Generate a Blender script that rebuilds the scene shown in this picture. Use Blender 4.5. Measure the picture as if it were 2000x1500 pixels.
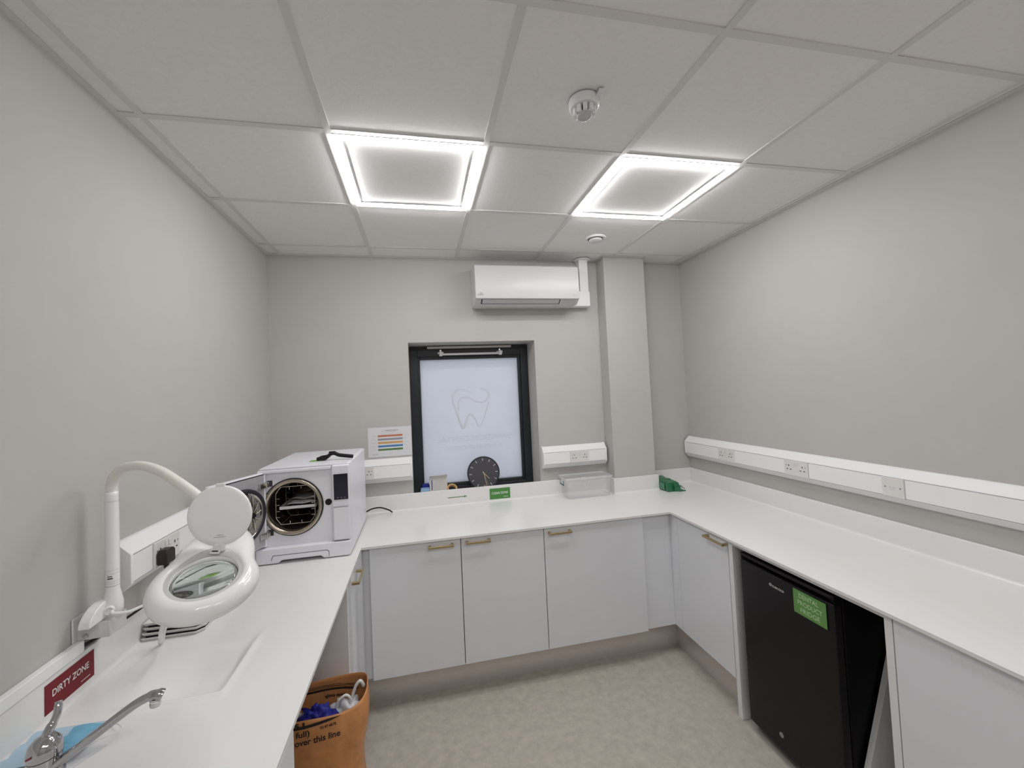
import bpy, math, random
from mathutils import Vector, Matrix, noise
random.seed(7)
PI = math.pi
SC = bpy.context.scene
COL = SC.collection
for o in list(bpy.data.objects):
    bpy.data.objects.remove(o)

# ------------------------------------------------------------------ camera, world, exposure
cam_d = bpy.data.cameras.new('camera')
cam = bpy.data.objects.new('camera', cam_d)
COL.objects.link(cam)
RGT = Vector((0.97879476, -0.19981848, -0.04509326))
UPV = Vector((0.03732265, -0.04248794, 0.99839962))
FWD = Vector((0.20141461, 0.97891131, 0.03412922))
m = Matrix.Identity(4)
for i in range(3):
    m[i][0], m[i][1], m[i][2] = RGT[i], UPV[i], -FWD[i]
m[0][3], m[1][3], m[2][3] = 0.0, 0.0, 1.698
cam.matrix_world = m
cam_d.sensor_fit = 'HORIZONTAL'
cam_d.sensor_width = 36.0
cam_d.lens = 784.69 / 2000 * 36.0
cam_d.shift_x = 19.7 / 2000
cam_d.shift_y = -11.56 / 2000
cam_d.clip_start = 0.01
SC.camera = cam

w = bpy.data.worlds.new('daylight'); SC.world = w
w.use_nodes = True
bg = w.node_tree.nodes['Background']
bg.inputs[0].default_value = (0.88, 0.93, 1.0, 1)
bg.inputs[1].default_value = 1.95
SC.view_settings.view_transform = 'Standard'
SC.view_settings.look = 'None'
SC.view_settings.gamma = 1.0
SC.view_settings.exposure = 0.0
SC.view_settings.use_curve_mapping = False
LIGHT = 63.0            # emission of the ceiling light frames

# ------------------------------------------------------------------ materials
def mat(name, col, rough=0.5, metal=0.0, spec=0.5, trans=0.0, ior=1.45, alpha=1.0, coat=0.0,
        nscale=0, namt=0.0, bump=0.0, bscale=200, emit=None, estr=0.0, stretch=None):
    M = bpy.data.materials.new(name); M.use_nodes = True
    nt = M.node_tree; b = nt.nodes['Principled BSDF']
    b.inputs['Base Color'].default_value = (*col, 1)
    b.inputs['Roughness'].default_value = rough
    b.inputs['Metallic'].default_value = metal
    b.inputs['Specular IOR Level'].default_value = spec
    b.inputs['Transmission Weight'].default_value = trans
    b.inputs['IOR'].default_value = ior
    b.inputs['Alpha'].default_value = alpha
    b.inputs['Coat Weight'].default_value = coat
    b.inputs['Coat Roughness'].default_value = 0.05
    if emit:
        b.inputs['Emission Color'].default_value = (*emit, 1)
        b.inputs['Emission Strength'].default_value = estr
    vec = None
    if nscale or bump:
        tc = nt.nodes.new('ShaderNodeTexCoord'); mp = nt.nodes.new('ShaderNodeMapping')
        nt.links.new(tc.outputs['Object'], mp.inputs[0]); vec = mp.outputs[0]
        if stretch: mp.inputs['Scale'].default_value = stretch
    if nscale:
        n = nt.nodes.new('ShaderNodeTexNoise'); n.inputs['Scale'].default_value = nscale
        n.inputs['Detail'].default_value = 6; n.inputs['Roughness'].default_value = 0.65
        nt.links.new(vec, n.inputs['Vector'])
        r = nt.nodes.new('ShaderNodeValToRGB')
        r.color_ramp.elements[0].position = 0.32; r.color_ramp.elements[1].position = 0.68
        r.color_ramp.elements[0].color = (*[max(0, c * (1 - namt)) for c in col], 1)
        r.color_ramp.elements[1].color = (*[min(1, c * (1 + namt)) for c in col], 1)
        nt.links.new(n.outputs[0], r.inputs[0]); nt.links.new(r.outputs[0], b.inputs['Base Color'])
    if bump:
        n2 = nt.nodes.new('ShaderNodeTexNoise'); n2.inputs['Scale'].default_value = bscale
        nt.links.new(vec, n2.inputs['Vector'])
        bp = nt.nodes.new('ShaderNodeBump'); bp.inputs['Strength'].default_value = bump
        bp.inputs['Distance'].default_value = 0.002
        nt.links.new(n2.outputs[0], bp.inputs['Height']); nt.links.new(bp.outputs[0], b.inputs['Normal'])
    return M

M = {}
M['wall'] = mat('wall_paint', (0.505, 0.492, 0.470), 0.75, spec=0.25, nscale=3, namt=0.02, bump=0.05, bscale=250)
M['tile'] = mat('ceiling_tile', (0.845, 0.835, 0.815), 0.9, spec=0.1, nscale=60, namt=0.02, bump=0.12, bscale=180)
M['grid'] = mat('ceiling_grid_metal', (0.71, 0.70, 0.68), 0.55, spec=0.3)
M['floor'] = mat('vinyl_floor', (0.47, 0.43, 0.380), 0.55, spec=0.3, nscale=22, namt=0.13, bump=0.04, bscale=300)
M['top'] = mat('solid_surface', (0.81, 0.80, 0.785), 0.22, spec=0.45, nscale=5, namt=0.008)
M['cab'] = mat('gloss_laminate', (0.785, 0.80, 0.835), 0.10, spec=0.5)
M['cabedge'] = mat('white_melamine', (0.80, 0.80, 0.81), 0.35)
M['gap'] = mat('shadow_gap', (0.05, 0.05, 0.05), 0.8)
M['plinth'] = mat('brushed_aluminium', (0.70, 0.655, 0.63), 0.30, metal=0.55, nscale=40, namt=0.05, stretch=(0.2, 0.2, 8))
M['pvc'] = mat('white_pvc', (0.87, 0.87, 0.865), 0.35)
M['socket'] = mat('socket_moulding', (0.74, 0.72, 0.70), 0.30)
M['white'] = mat('white_plastic', (0.82, 0.82, 0.82), 0.28)
M['ac'] = mat('aircon_white', (0.63, 0.63, 0.63), 0.35)
M['acgrey'] = mat('aircon_shade_grey', (0.52, 0.52, 0.53), 0.35)
M['auto'] = mat('autoclave_white', (0.81, 0.81, 0.855), 0.32)
M['gloss'] = mat('lamp_gloss_white', (0.84, 0.84, 0.83), 0.14, coat=0.3)
M['lid'] = mat('lamp_lid_white', (0.93, 0.93, 0.93), 0.22)
M['deck'] = mat('lamp_deck_grey', (0.56, 0.56, 0.55), 0.4)
M['hose'] = mat('gooseneck_cream', (0.80, 0.78, 0.73), 0.35)
M['anth'] = mat('anthracite_frame', (0.016, 0.018, 0.022), 0.40)
M['black'] = mat('black_plastic', (0.009, 0.008, 0.009), 0.5, spec=0.3)
M['fridge'] = mat('black_fridge', (0.0075, 0.006, 0.0072), 0.36, spec=0.35)
M['fridgeside'] = mat('black_fridge_side', (0.003, 0.003, 0.004), 0.5, spec=0.2)
M['plug'] = mat('dark_brown_plug', (0.018, 0.010, 0.009), 0.4)
M['screen'] = mat('dark_screen', (0.012, 0.011, 0.028), 0.12)
M['chrome'] = mat('chrome', (0.46, 0.46, 0.475), 0.10, metal=1.0)
M['steel'] = mat('stainless_steel', (0.62, 0.61, 0.59), 0.22, metal=1.0)
M['mirror'] = mat('polished_steel', (0.40, 0.37, 0.34), 0.09, metal=1.0)
M['bracket'] = mat('satin_grey_metal', (0.66, 0.66, 0.66), 0.35, metal=0.35)
M['flange'] = mat('bronze_steel', (0.44, 0.385, 0.31), 0.22, metal=0.9)
M['chamber'] = mat('chamber_steel', (0.15, 0.095, 0.08), 0.30, metal=0.9)
M['doorgrey'] = mat('autoclave_door_inner', (0.40, 0.40, 0.415), 0.35, metal=0.2)
M['seal'] = mat('rubber_seal', (0.020, 0.018, 0.026), 0.5)
M['wire'] = mat('rack_wire', (0.72, 0.68, 0.62), 0.25, metal=0.8)
M['brass'] = mat('brushed_brass', (0.52, 0.41, 0.235), 0.32, metal=0.9, nscale=120, namt=0.06)
M['traymetal'] = mat('tray_grey', (0.80, 0.79, 0.78), 0.35, metal=0.2)
M['blackgap'] = mat('tray_gap_shade', (0.02, 0.015, 0.018), 0.5)
M['green'] = mat('sign_green', (0.075, 0.25, 0.055), 0.4)
M['greenl'] = mat('sticker_green', (0.125, 0.29, 0.075), 0.35)
M['lime'] = mat('lime_green', (0.20, 0.42, 0.06), 0.5)
M['red'] = mat('sign_red', (0.18, 0.011, 0.019), 0.4, spec=0.25)
M['print'] = mat('white_print', (0.78, 0.78, 0.76), 0.5)
M['printg'] = mat('pale_green_print', (0.50, 0.66, 0.42), 0.5)
M['paper'] = mat('white_paper', (0.70, 0.70, 0.72), 0.6)
M['ink'] = mat('black_ink', (0.02, 0.016, 0.014), 0.6)
M['inkg'] = mat('grey_ink', (0.30, 0.31, 0.33), 0.6)
M['inkl'] = mat('light_grey_ink', (0.50, 0.51, 0.54), 0.6)
M['o'] = mat('print_orange', (0.52, 0.17, 0.085), 0.6)
M['gy'] = mat('print_grey', (0.28, 0.29, 0.32), 0.6)
M['y'] = mat('print_yellow', (0.62, 0.34, 0.10), 0.6)
M['b'] = mat('print_blue', (0.06, 0.19, 0.42), 0.6)
M['gn'] = mat('print_green', (0.09, 0.20, 0.055), 0.6)
M['clock'] = mat('clock_face', (0.070, 0.068, 0.078), 0.4)
M['clockrim'] = mat('clock_rim', (0.012, 0.012, 0.022), 0.3)
M['gold'] = mat('pale_gold', (0.66, 0.56, 0.38), 0.35, metal=0.3)
M['bag'] = mat('orange_bag_plastic', (0.60, 0.265, 0.098), 0.34, spec=0.45, nscale=7, namt=0.22, bump=0.6, bscale=28)
M['glove'] = mat('blue_nitrile', (0.022, 0.026, 0.30), 0.45, bump=0.5, bscale=60)
M['teal'] = mat('teal_wrapper', (0.06, 0.33, 0.36), 0.4)
M['polybag'] = mat('white_polythene', (0.66, 0.66, 0.69), 0.35, bump=0.4, bscale=60)
M['mask'] = mat('mask_blue', (0.43, 0.57, 0.68), 0.75, bump=0.15, bscale=500)
M['maskd'] = mat('mask_blue_outer', (0.17, 0.41, 0.57), 0.75, bump=0.15, bscale=500)
M['packet'] = mat('green_packet_film', (0.014, 0.14, 0.058), 0.22, coat=0.3, bump=0.35, bscale=90)
M['packetl'] = mat('green_packet_label', (0.075, 0.24, 0.14), 0.35)
M['ltblue'] = mat('light_blue_carton', (0.36, 0.56, 0.76), 0.45)
M['dkblue'] = mat('dark_blue_carton', (0.02, 0.03, 0.26), 0.45)
M['carton'] = mat('cream_carton', (0.70, 0.66, 0.63), 0.6)
M['tan'] = mat('tan_tape', (0.60, 0.36, 0.15), 0.5)
M['redmark'] = mat('red_marking', (0.20, 0.010, 0.018), 0.4)
M['glass'] = mat('lens_glass', (0.90, 0.97, 0.94), 0.0, trans=1.0, ior=1.45)
M['teeth'] = mat('faint_film_print', (0.655, 0.675, 0.725), 0.6)

def clearfilm(name, col, a, rough=0.15):
    X = bpy.data.materials.new(name); X.use_nodes = True
    nt = X.node_tree; nt.nodes.clear()
    out = nt.nodes.new('ShaderNodeOutputMaterial'); mx = nt.nodes.new('ShaderNodeMixShader')
    tr = nt.nodes.new('ShaderNodeBsdfTransparent'); pb = nt.nodes.new('ShaderNodeBsdfPrincipled')
    pb.inputs['Base Color'].default_value = (*col, 1); pb.inputs['Roughness'].default_value = rough
    mx.inputs[0].default_value = a
    nt.links.new(tr.outputs[0], mx.inputs[1]); nt.links.new(pb.outputs[0], mx.inputs[2])
    nt.links.new(mx.outputs[0], out.inputs[0])
    return X
M['clear'] = clearfilm('clear_box_plastic', (0.80, 0.81, 0.83), 0.20)
M['clearrim'] = clearfilm('clear_box_rim', (0.84, 0.85, 0.87), 0.45)
M['film'] = clearfilm('clear_film', (0.8, 0.8, 0.8), 0.10)
M['tealclear'] = clearfilm('teal_clip_plastic', (0.02, 0.16, 0.15), 0.85)

def frosted():
    X = bpy.data.materials.new('frosted_film'); X.use_nodes = True
    nt = X.node_tree; nt.nodes.clear()
    out = nt.nodes.new('ShaderNodeOutputMaterial'); mx = nt.nodes.new('ShaderNodeMixShader')
    tl = nt.nodes.new('ShaderNodeBsdfTranslucent'); pb = nt.nodes.new('ShaderNodeBsdfPrincipled')
    tl.inputs[0].default_value = (0.80, 0.82, 0.86, 1)
    n = nt.nodes.new('ShaderNodeTexNoise'); n.inputs['Scale'].default_value = 2.5
    tc = nt.nodes.new('ShaderNodeTexCoord'); nt.links.new(tc.outputs['Object'], n.inputs['Vector'])
    r = nt.nodes.new('ShaderNodeValToRGB')
    r.color_ramp.elements[0].color = (0.74, 0.77, 0.83, 1); r.color_ramp.elements[1].color = (0.84, 0.86, 0.90, 1)
    nt.links.new(n.outputs[0], r.inputs[0]); nt.links.new(r.outputs[0], tl.inputs[0])
    pb.inputs['Base Color'].default_value = (0.62, 0.63, 0.66, 1); pb.inputs['Roughness'].default_value = 0.35
    mx.inputs[0].default_value = 0.55
    nt.links.new(tl.outputs[0], mx.inputs[1]); nt.links.new(pb.outputs[0], mx.inputs[2])
    nt.links.new(mx.outputs[0], out.inputs[0])
    return X
M['frost'] = frosted()
M['led'] = mat('led_diffuser', (0.9, 0.9, 0.9), 0.4, emit=(1.0, 0.995, 1.0), estr=LIGHT)

# ------------------------------------------------------------------ mesh helpers
class B:
    def __init__(s): s.v = []; s.f = []
    def add(s, vs, fs):
        k = len(s.v); s.v += [Vector(p) for p in vs]; s.f += [[i + k for i in f] for f in fs]; return s
    def box(s, x0, x1, y0, y1, z0, z1):
        v = [(x, y, z) for x in (x0, x1) for y in (y0, y1) for z in (z0, z1)]
        return s.add(v, [(0, 1, 3, 2), (4, 6, 7, 5), (0, 4, 5, 1), (2, 3, 7, 6), (0, 2, 6, 4), (1, 5, 7, 3)])
    def obox(s, c, ax, ay, az):       # oriented box: centre + half-axis vectors
        c, ax, ay, az = map(Vector, (c, ax, ay, az))
        v = [c + i * ax + j * ay + k * az for i in (-1, 1) for j in (-1, 1) for k in (-1, 1)]
        return s.add(v, [(0, 1, 3, 2), (4, 6, 7, 5), (0, 4, 5, 1), (2, 3, 7, 6), (0, 2, 6, 4), (1, 5, 7, 3)])
    def tube(s, pts, r, n=10, caps=True):
        pts = [Vector(p) for p in pts]; N = len(pts)
        rs = r if isinstance(r, (list, tuple)) else [r] * N
        t = (pts[1] - pts[0]).normalized()
        a = t.orthogonal().normalized(); vs = []
        for i, p in enumerate(pts):
            d = (pts[min(i + 1, N - 1)] - pts[max(i - 1, 0)]).normalized()
            a = (a - d * a.dot(d)).normalized(); b = d.cross(a)
            for k in range(n):
                q = 2 * PI * k / n
                vs.append(p + rs[i] * (math.cos(q) * a + math.sin(q) * b))
        fs = [(i * n + k, i * n + (k + 1) % n, (i + 1) * n + (k + 1) % n, (i + 1) * n + k) for i in range(N - 1) for k in range(n)]
        if caps: fs += [tuple(range(n))[::-1], tuple(range((N - 1) * n, N * n))]
        return s.add(vs, fs)
    def lathe(s, prof, c=(0, 0, 0), ax=(0, 0, 1), n=32, closed=False):   # prof: (radius, along axis)
        c = Vector(c); ax = Vector(ax).normalized(); a = ax.orthogonal().normalized(); b = ax.cross(a)
        vs = [c + ax * h + max(r, 1e-5) * (math.cos(2 * PI * k / n) * a + math.sin(2 * PI * k / n) * b) for r, h in prof for k in range(n)]
        P = len(prof); R = range(P if closed else P - 1)
        fs = [(i * n + k, i * n + (k + 1) % n, ((i + 1) % P) * n + (k + 1) % n, ((i + 1) % P) * n + k) for i in R for k in range(n)]
        return s.add(vs, fs)
    def prism(s, poly, o, ax, ay, ext):     # polygon (2-D) placed at o with axes ax, ay, extruded along ext
        o, ax, ay, ext = map(Vector, (o, ax, ay, ext)); n = len(poly)
        v = [o + x * ax + y * ay for x, y in poly]; v += [p + ext for p in v]
        return s.add(v, [tuple(range(n))[::-1], tuple(range(n, 2 * n))] + [(i, (i + 1) % n, n + (i + 1) % n, n + i) for i in range(n)])
    def grid(s, fn, nu, nv, cu=False):
        vs = [fn(i / (nu if cu else nu - 1), j / (nv - 1)) for j in range(nv) for i in range(nu)]
        U = nu if cu else nu - 1
        fs = [(j * nu + i, j * nu + (i + 1) % nu, (j + 1) * nu + (i + 1) % nu, (j + 1) * nu + i) for j in range(nv - 1) for i in range(U)]
        return s.add(vs, fs)

ORG = {}
def link(o, parent, org):
    ORG[o.name] = Vector(org); COL.objects.link(o)
    if parent: o.parent = parent
def obj(name, b, m, parent=None, bevel=0.0, seg=2, smooth=False, org=None, sub=0, solid=0.0):
    base = ORG[parent.name] if parent else Vector(org or (0, 0, 0))
    me = bpy.data.meshes.new(name)
    me.from_pydata([p - base for p in b.v], [], b.f)
    me.materials.append(M[m] if isinstance(m, str) else m)
    import bmesh
    bm = bmesh.new(); bm.from_mesh(me)
    bmesh.ops.recalc_face_normals(bm, faces=bm.faces); bm.to_mesh(me); bm.free()
    o = bpy.data.objects.new(name, me)
    if smooth:
        for p in me.polygons: p.use_smooth = True
    if solid:
        md = o.modifiers.new('s', 'SOLIDIFY'); md.thickness = solid; md.offset = 0
    if bevel:
        md = o.modifiers.new('b', 'BEVEL'); md.width = bevel; md.segments = seg; md.limit_method = 'ANGLE'; md.angle_limit = math.radians(35)
        for p in me.polygons: p.use_smooth = True
        md.harden_normals = True
    if sub:
        md = o.modifiers.new('u', 'SUBSURF'); md.levels = sub; md.render_levels = sub
    link(o, parent, base)
    if not parent: o.location = base
    return o
def smooth_angle(o, deg=40):
    me = o.data
    for p in me.polygons: p.use_smooth = True
    me.set_sharp_from_angle(angle=math.radians(deg)) if hasattr(me, 'set_sharp_from_angle') else None
    return o
def tag(o, label, cat, group=None):
    o['label'] = label; o['category'] = cat
    if group: o['group'] = group
    return o
def thing(name, label, cat, loc, group=None):
    o = bpy.data.objects.new(name, None); o.empty_display_size = 0.05
    link(o, None, loc); o.location = loc
    return tag(o, label, cat, group)
def struct(o):
    o['kind'] = 'structure'; return o

def text_mesh(body, size, align='CENTER', bold=0.0, shear=0.0, space=1.0):
    c = bpy.data.curves.new('t', 'FONT'); c.body = body; c.size = size; c.align_x = align; c.align_y = 'CENTER'
    c.offset = bold; c.shear = shear; c.space_character = space; c.resolution_u = 3
    o = bpy.data.objects.new('t', c); COL.objects.link(o)
    dg = bpy.context.evaluated_depsgraph_get()
    me = bpy.data.meshes.new_from_object(o.evaluated_get(dg))
    vs = [tuple(v.co) for v in me.vertices]; fs = [tuple(p.vertices) for p in me.polygons]
    bpy.data.objects.remove(o); bpy.data.curves.remove(c); bpy.data.meshes.remove(me)
    return vs, fs
def lettering(body, size, o, ax, ay, m, parent, align='CENTER', bold=0.0, name='lettering', warp=None, shear=0.0, space=1.0, width=None):
    vs, fs = text_mesh(body, size, align, bold, shear, space)
    o, ax, ay = map(Vector, (o, ax, ay))
    if width:
        xs = [v[0] for v in vs]; k = width / (max(xs) - min(xs)); vs = [(v[0] * k, v[1], 0) for v in vs]
    P = [o + v[0] * ax + v[1] * ay for v in vs]
    if warp: P = [warp(p) for p in P]
    return obj(name, B().add(P, fs), m, parent)

def bez(pts, n=8):            # Catmull-Rom through points
    P = [Vector(p) for p in pts]; P = [2 * P[0] - P[1]] + P + [2 * P[-1] - P[-2]]; out = []
    for i in range(1, len(P) - 2):
        for k in range(n):
            t = k / n; a, b, c, d = P[i - 1:i + 3]
            out.append(0.5 * ((2 * b) + (c - a) * t + (2 * a - 5 * b + 4 * c - d) * t * t + (3 * b - a - 3 * c + d) * t ** 3))
    out.append(P[-2]); return out

# ------------------------------------------------------------------ room
XL, XR, YB, YN, H = -0.984, 2.156, 2.953, -1.60, 2.70
struct(obj('floor', B().box(XL - .15, XR + .15, YN - .15, YB + .4, -0.12, 0.0), 'floor'))
struct(obj('wall_left', B().box(XL - .15, XL, YN, YB, 0, H + .12), 'wall'))
struct(obj('wall_right', B().box(XR, XR + .15, YN, YB, 0, H + .12), 'wall'))
struct(obj('wall_near', B().box(XL - .15, XR + .15, YN - .15, YN, 0, H + .12), 'wall'))
OX0, OX1, OZ0, OZ1 = -0.071, 0.873, 0.950, 2.081
b = B()
b.box(XL - .15, OX0, YB, YB + .36, 0, H + .12); b.box(OX1, XR + .15, YB, YB + .36, 0, H + .12)
b.box(OX0, OX1, YB, YB + .36, OZ1, H + .12); b.box(OX0, OX1, YB, YB + .36, 0, OZ0)
struct(obj('wall_back', b, 'wall'))
PX0, PX1, PY = 1.413, 1.754, 2.822
struct(obj('pillar', B().box(PX0, PX1, PY, YB, 0.0, H), 'wall', bevel=0.004))
struct(obj('window_sill', B().box(OX0, OX1, YB - 0.0, YB + .24, OZ0 - .0, OZ0 + .004), 'top'))

# ceiling: backing, tiles, grid bars, wall angles
GX0, GY0 = -0.9003, 1.5597
gx = [XL] + [GX0 + .6 * i for i in range(6)] + [XR]
gy = [YN] + [GY0 + .6 * j for j in range(-5, 3)] + [YB]
gy = [g for k, g in enumerate(gy) if k == 0 or g > YN + .02]
ceil = struct(obj('ceiling', B().box(XL - .15, XR + .15, YN - .15, YB + .36, H + .035, H + .12), 'tile'))
LIGHTS = {(1, 2): None, (3, 2): None, (1, -2): None, (3, -2): None}
def cell(i, j): return GX0 + .6 * i, GY0 + .6 * (j - 2)
lit = {(round(cell(i, j)[0], 3), round(cell(i, j)[1], 3)) for i, j in LIGHTS}
for i in range(len(gx) - 1):
    for j in range(len(gy) - 1):
        x0, x1, y0, y1 = gx[i] + .003, gx[i + 1] - .003, gy[j] + .003, gy[j + 1] - .003
        if (round(gx[i], 3), round(gy[j], 3)) in lit: continue
        obj('ceiling_tile', B().box(x0, x1, y0, y1, H + .0035, H + .022), 'tile', ceil)
for x in gx[1:-1]:
    obj('grid_bar', B().box(x - .012, x + .012, YN, YB, H - .001, H + .0034).box(x - .001, x + .001, YN, YB, H + .0034, H + .034), 'grid', ceil)
for y in gy[1:-1]:
    for i in range(len(gx) - 1):
        xa = gx[i] + (.012 if i else 0); xb = gx[i + 1] - (.012 if i < len(gx) - 2 else 0)
        obj('grid_bar', B().box(xa, xb, y - .012, y + .012, H - .0005, H + .0036), 'grid', ceil)
for k, (x0, x1, y0, y1) in enumerate([(XL, XL + .02, YN, YB), (XR - .02, XR, YN, YB), (XL + .02, XR - .02, YB - .02, YB)]):
    struct(obj('trim_%d' % (k + 1), B().box(x0, x1, y0, y1, H - .0015, H + .003), 'grid'))
b = B(); b.box(PX0 - .02, PX1 + .02, PY - .02, PY, H - .0018, H + .0028); b.box(PX0 - .02, PX0, PY, YB - .02, H - .0018, H + .0028); b.box(PX1, PX1 + .02, PY, YB - .02, H - .0018, H + .0028)
struct(obj('trim_4', b, 'grid'))

# ceiling lights: frame of four glowing diffusers round a plain tile
def ceiling_light(i, j, label):
    x, y = cell(i, j); a = .0135; x0, x1, y0, y1 = x + a, x + .6 - a, y + a, y + .6 - a
    t = thing('ceiling_light', label, 'light', (x + .3, y + .3, H), 'square ceiling light frames')
    wd, d = .026, .009
    prof = [(0, 0), (.003, -d + .003), (.006, -d), (wd - .006, -d), (wd - .003, -d + .003), (wd, 0)]
    def ring(k):
        p, z = prof[k]
        return [(x0 + p, y0 + p, H + z), (x1 - p, y0 + p, H + z), (x1 - p, y1 - p, H + z), (x0 + p, y1 - p, H + z)]
    for s in range(4):
        b = B()
        for k in range(5):
            A, C2 = ring(k), ring(k + 1)
            b.add([A[s], A[(s + 1) % 4], C2[(s + 1) % 4], C2[s]], [(0, 1, 2, 3)])
        obj('diffuser', b, 'led', t)
    for (u0, u1, v0, v1) in ((x0 - .0025, x1 + .0025, y0 - .0025, y0 - .0005), (x0 - .0025, x1 + .0025, y1 + .0005, y1 + .0025), (x0 - .0025, x0 - .0005, y0 - .0005, y1 + .0005), (x1 + .0005, x1 + .0025, y0 - .0005, y1 + .0005)):
        obj('outer_shadow_line', B().box(u0, u1, v0, v1, H - .0022, H + .006), 'inkg', t)  # grey strip drawn in for the shadow line between grid bar and diffuser
    q = wd + .0015; c = wd + .0045
    for (u0, u1, v0, v1) in ((x0 + q, x1 - q, y0 + q, y0 + c), (x0 + q, x1 - q, y1 - c, y1 - q), (x0 + q, x0 + c, y0 + c, y1 - c), (x1 - c, x1 - q, y0 + c, y1 - c)):
        obj('inner_lip', B().box(u0, u1, v0, v1, H - .0025, H + .006), 'inkg', t)
    obj('centre_tile', B().box(x0 + c, x1 - c, y0 + c, y1 - c, H + .003, H + .020), 'tile', t)
    return t
ceiling_light(1, 2, 'square glowing ceiling light frame above the window, left one of the two in view')
ceiling_light(3, 2, 'square glowing ceiling light frame nearer the pillar, right one of the two in view')
ceiling_light(1, -2, 'unseen square ceiling light frame added behind the viewpoint on the sink side')  # unseen pair, added to match the light on surfaces facing the camera
ceiling_light(3, -2, 'unseen square ceiling light frame added behind the viewpoint on the fridge side')

# ------------------------------------------------------------------ window
FY, GYP = 3.165, 3.195
wd = struct(B() and obj('window_1', B().box(OX0, OX0 + .062, FY, FY + .07, .95, 2.075).box(OX1 - .062, OX1, FY, FY + .07, .95, 2.075)
            .box(OX0 + .062, OX1 - .062, FY, FY + .07, 1.995, 2.075).box(OX0 + .062, OX1 - .062, FY, FY + .07, .95, .985), 'anth', bevel=.003))
x0, x1, z0, z1 = OX0 + .050, OX1 - .062, .975, 2.003
sash = obj('sash', B().box(x0, x0 + .030, FY + .012, FY + .06, z0, z1).box(x1 - .022, x1, FY + .012, FY + .06, z0, z1)
           .box(x0 + .03, x1 - .022, FY + .012, FY + .06, z1 - .030, z1).box(x0 + .03, x1 - .022, FY + .012, FY + .06, z0, z0 + .032), 'anth', wd, bevel=.004)
obj('pane', B().box(x0 + .026, x1 - .018, GYP, GYP + .006, z0 + .028, z1 - .026), 'frost', wd)
obj('vent_strip', B().box(.068, .735, FY - .014, FY - .0005, 2.056, 2.072), 'carton', wd, bevel=.002)
arm = obj('opening_arm', B().box(.170, .640, FY - .042, FY - .030, 2.000, 2.016), 'white', wd, bevel=.003)
for xc in (.170, .640):
    obj('arm_bracket', B().box(xc - .024, xc + .024, FY - .020, FY - .0005, 2.012, 2.028).box(xc - .013, xc + .013, FY - .046, FY - .02, 1.994, 2.030), 'bracket', arm, bevel=.003)
    obj('arm_screw', B().lathe([(0, .004), (.007, .004), (.007, 0)], (xc, FY - .001, 2.041), (0, -1, 0), 12), 'steel', arm)
# reversed lettering of the film, seen from the back
FR = GYP - .0012
lettering('SWINDON DENTAL', .062, (.415, FR, 1.340), (-1, 0, 0), (0, 0, 1), 'teeth', wd, width=.60)
lettering('& IMPLANT CLINIC', .046, (.405, FR, 1.272), (-1, 0, 0), (0, 0, 1), 'teeth', wd, width=.46)
tooth = [(.40, 1.70), (.33, 1.735), (.265, 1.71), (.252, 1.64), (.275, 1.57), (.295, 1.50), (.325, 1.425), (.350, 1.475), (.385, 1.53), (.425, 1.49), (.452, 1.43), (.49, 1.48), (.515, 1.55), (.54, 1.62)]
b = B().tube([(x, FR, z) for x, z in bez([(x, z, 0) for x, z in tooth], 6) for z in [z]] if False else [(p[0], FR, p[1]) for p in bez([(x, z, 0) for x, z in tooth], 6)], [.0035 + .006 * abs(math.sin(i * .05)) for i in range(len(bez([(x, z, 0) for x, z in tooth], 6)))], 6)
for v in b.v: v.y = FR + (v.y - FR) * .08
obj('tooth_logo', b, 'teeth', wd)
b = B().tube([(p[0], FR, p[1]) for p in bez([(.295, 1.56, 0), (.30, 1.64, 0), (.36, 1.672, 0), (.43, 1.635, 0), (.50, 1.625, 0), (.545, 1.675, 0), (.52, 1.72, 0), (.475, 1.735, 0)], 6)], .006, 6)
for v in b.v: v.y = FR + (v.y - FR) * .08
obj('tooth_logo', b, 'teeth', wd)

# ------------------------------------------------------------------ worktop with upstands and moulded basin
WX0, WX1, WYF, WZ, WT = -0.337, 1.505, 2.287, 0.900, 0.012
UT, UH = .016, 1.0106
YW = 0.20
top = thing('worktop', 'continuous white U-shaped worktop with upstands and moulded basin', 'worktop', (0.58, 2.6, WZ))
BX0, BX1, BY0, BY1 = -0.90, -0.50, 1.20, 1.62
b = B()
b.box(XL, XR, WYF, YB, WZ - WT, WZ)
b.box(WX1, XR, YW, WYF, WZ - WT, WZ)
b.box(XL, WX0, BY1, WYF, WZ - WT, WZ); b.box(XL, WX0, YW, BY0, WZ - WT, WZ)
b.box(XL, BX0, BY0, BY1, WZ - WT, WZ); b.box(BX1, WX0, BY0, BY1, WZ - WT, WZ)
obj('slab', b, 'top', top)
bd = .046
def ramp(d, wdt):
    t = min(1, max(0, d / wdt)); return t * t * (3 - 2 * t)
def basin(u, v):
    x, y = BX0 + (BX1 - BX0) * u, BY0 + (BY1 - BY0) * v
    t = ramp(-.568 - x, .038) * ramp(y - 1.280, .040) * ramp(1.545 - y, .150) * ramp(x + .850, .170)
    dx, dy = x + .568, 1.280 - y
    e = dx if dx > dy else dy
    lip = .0065 * math.exp(-((e + .000) / .0115) ** 2) * ramp(1.62 - y, .12) * ramp(x + .90, .15)
    return (x, y, WZ - bd * t + lip)
obj('sink_basin', B().grid(basin, 81, 85), 'top', top, smooth=True)
def upstand(x0, x1, y0, y1):
    obj('upstand', B().box(x0, x1, y0, y1, WZ - .001, UH), 'top', top, bevel=.003)
upstand(XL, XL + UT, YW, YB - UT); upstand(XR - UT, XR, YW, YB - UT)
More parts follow.
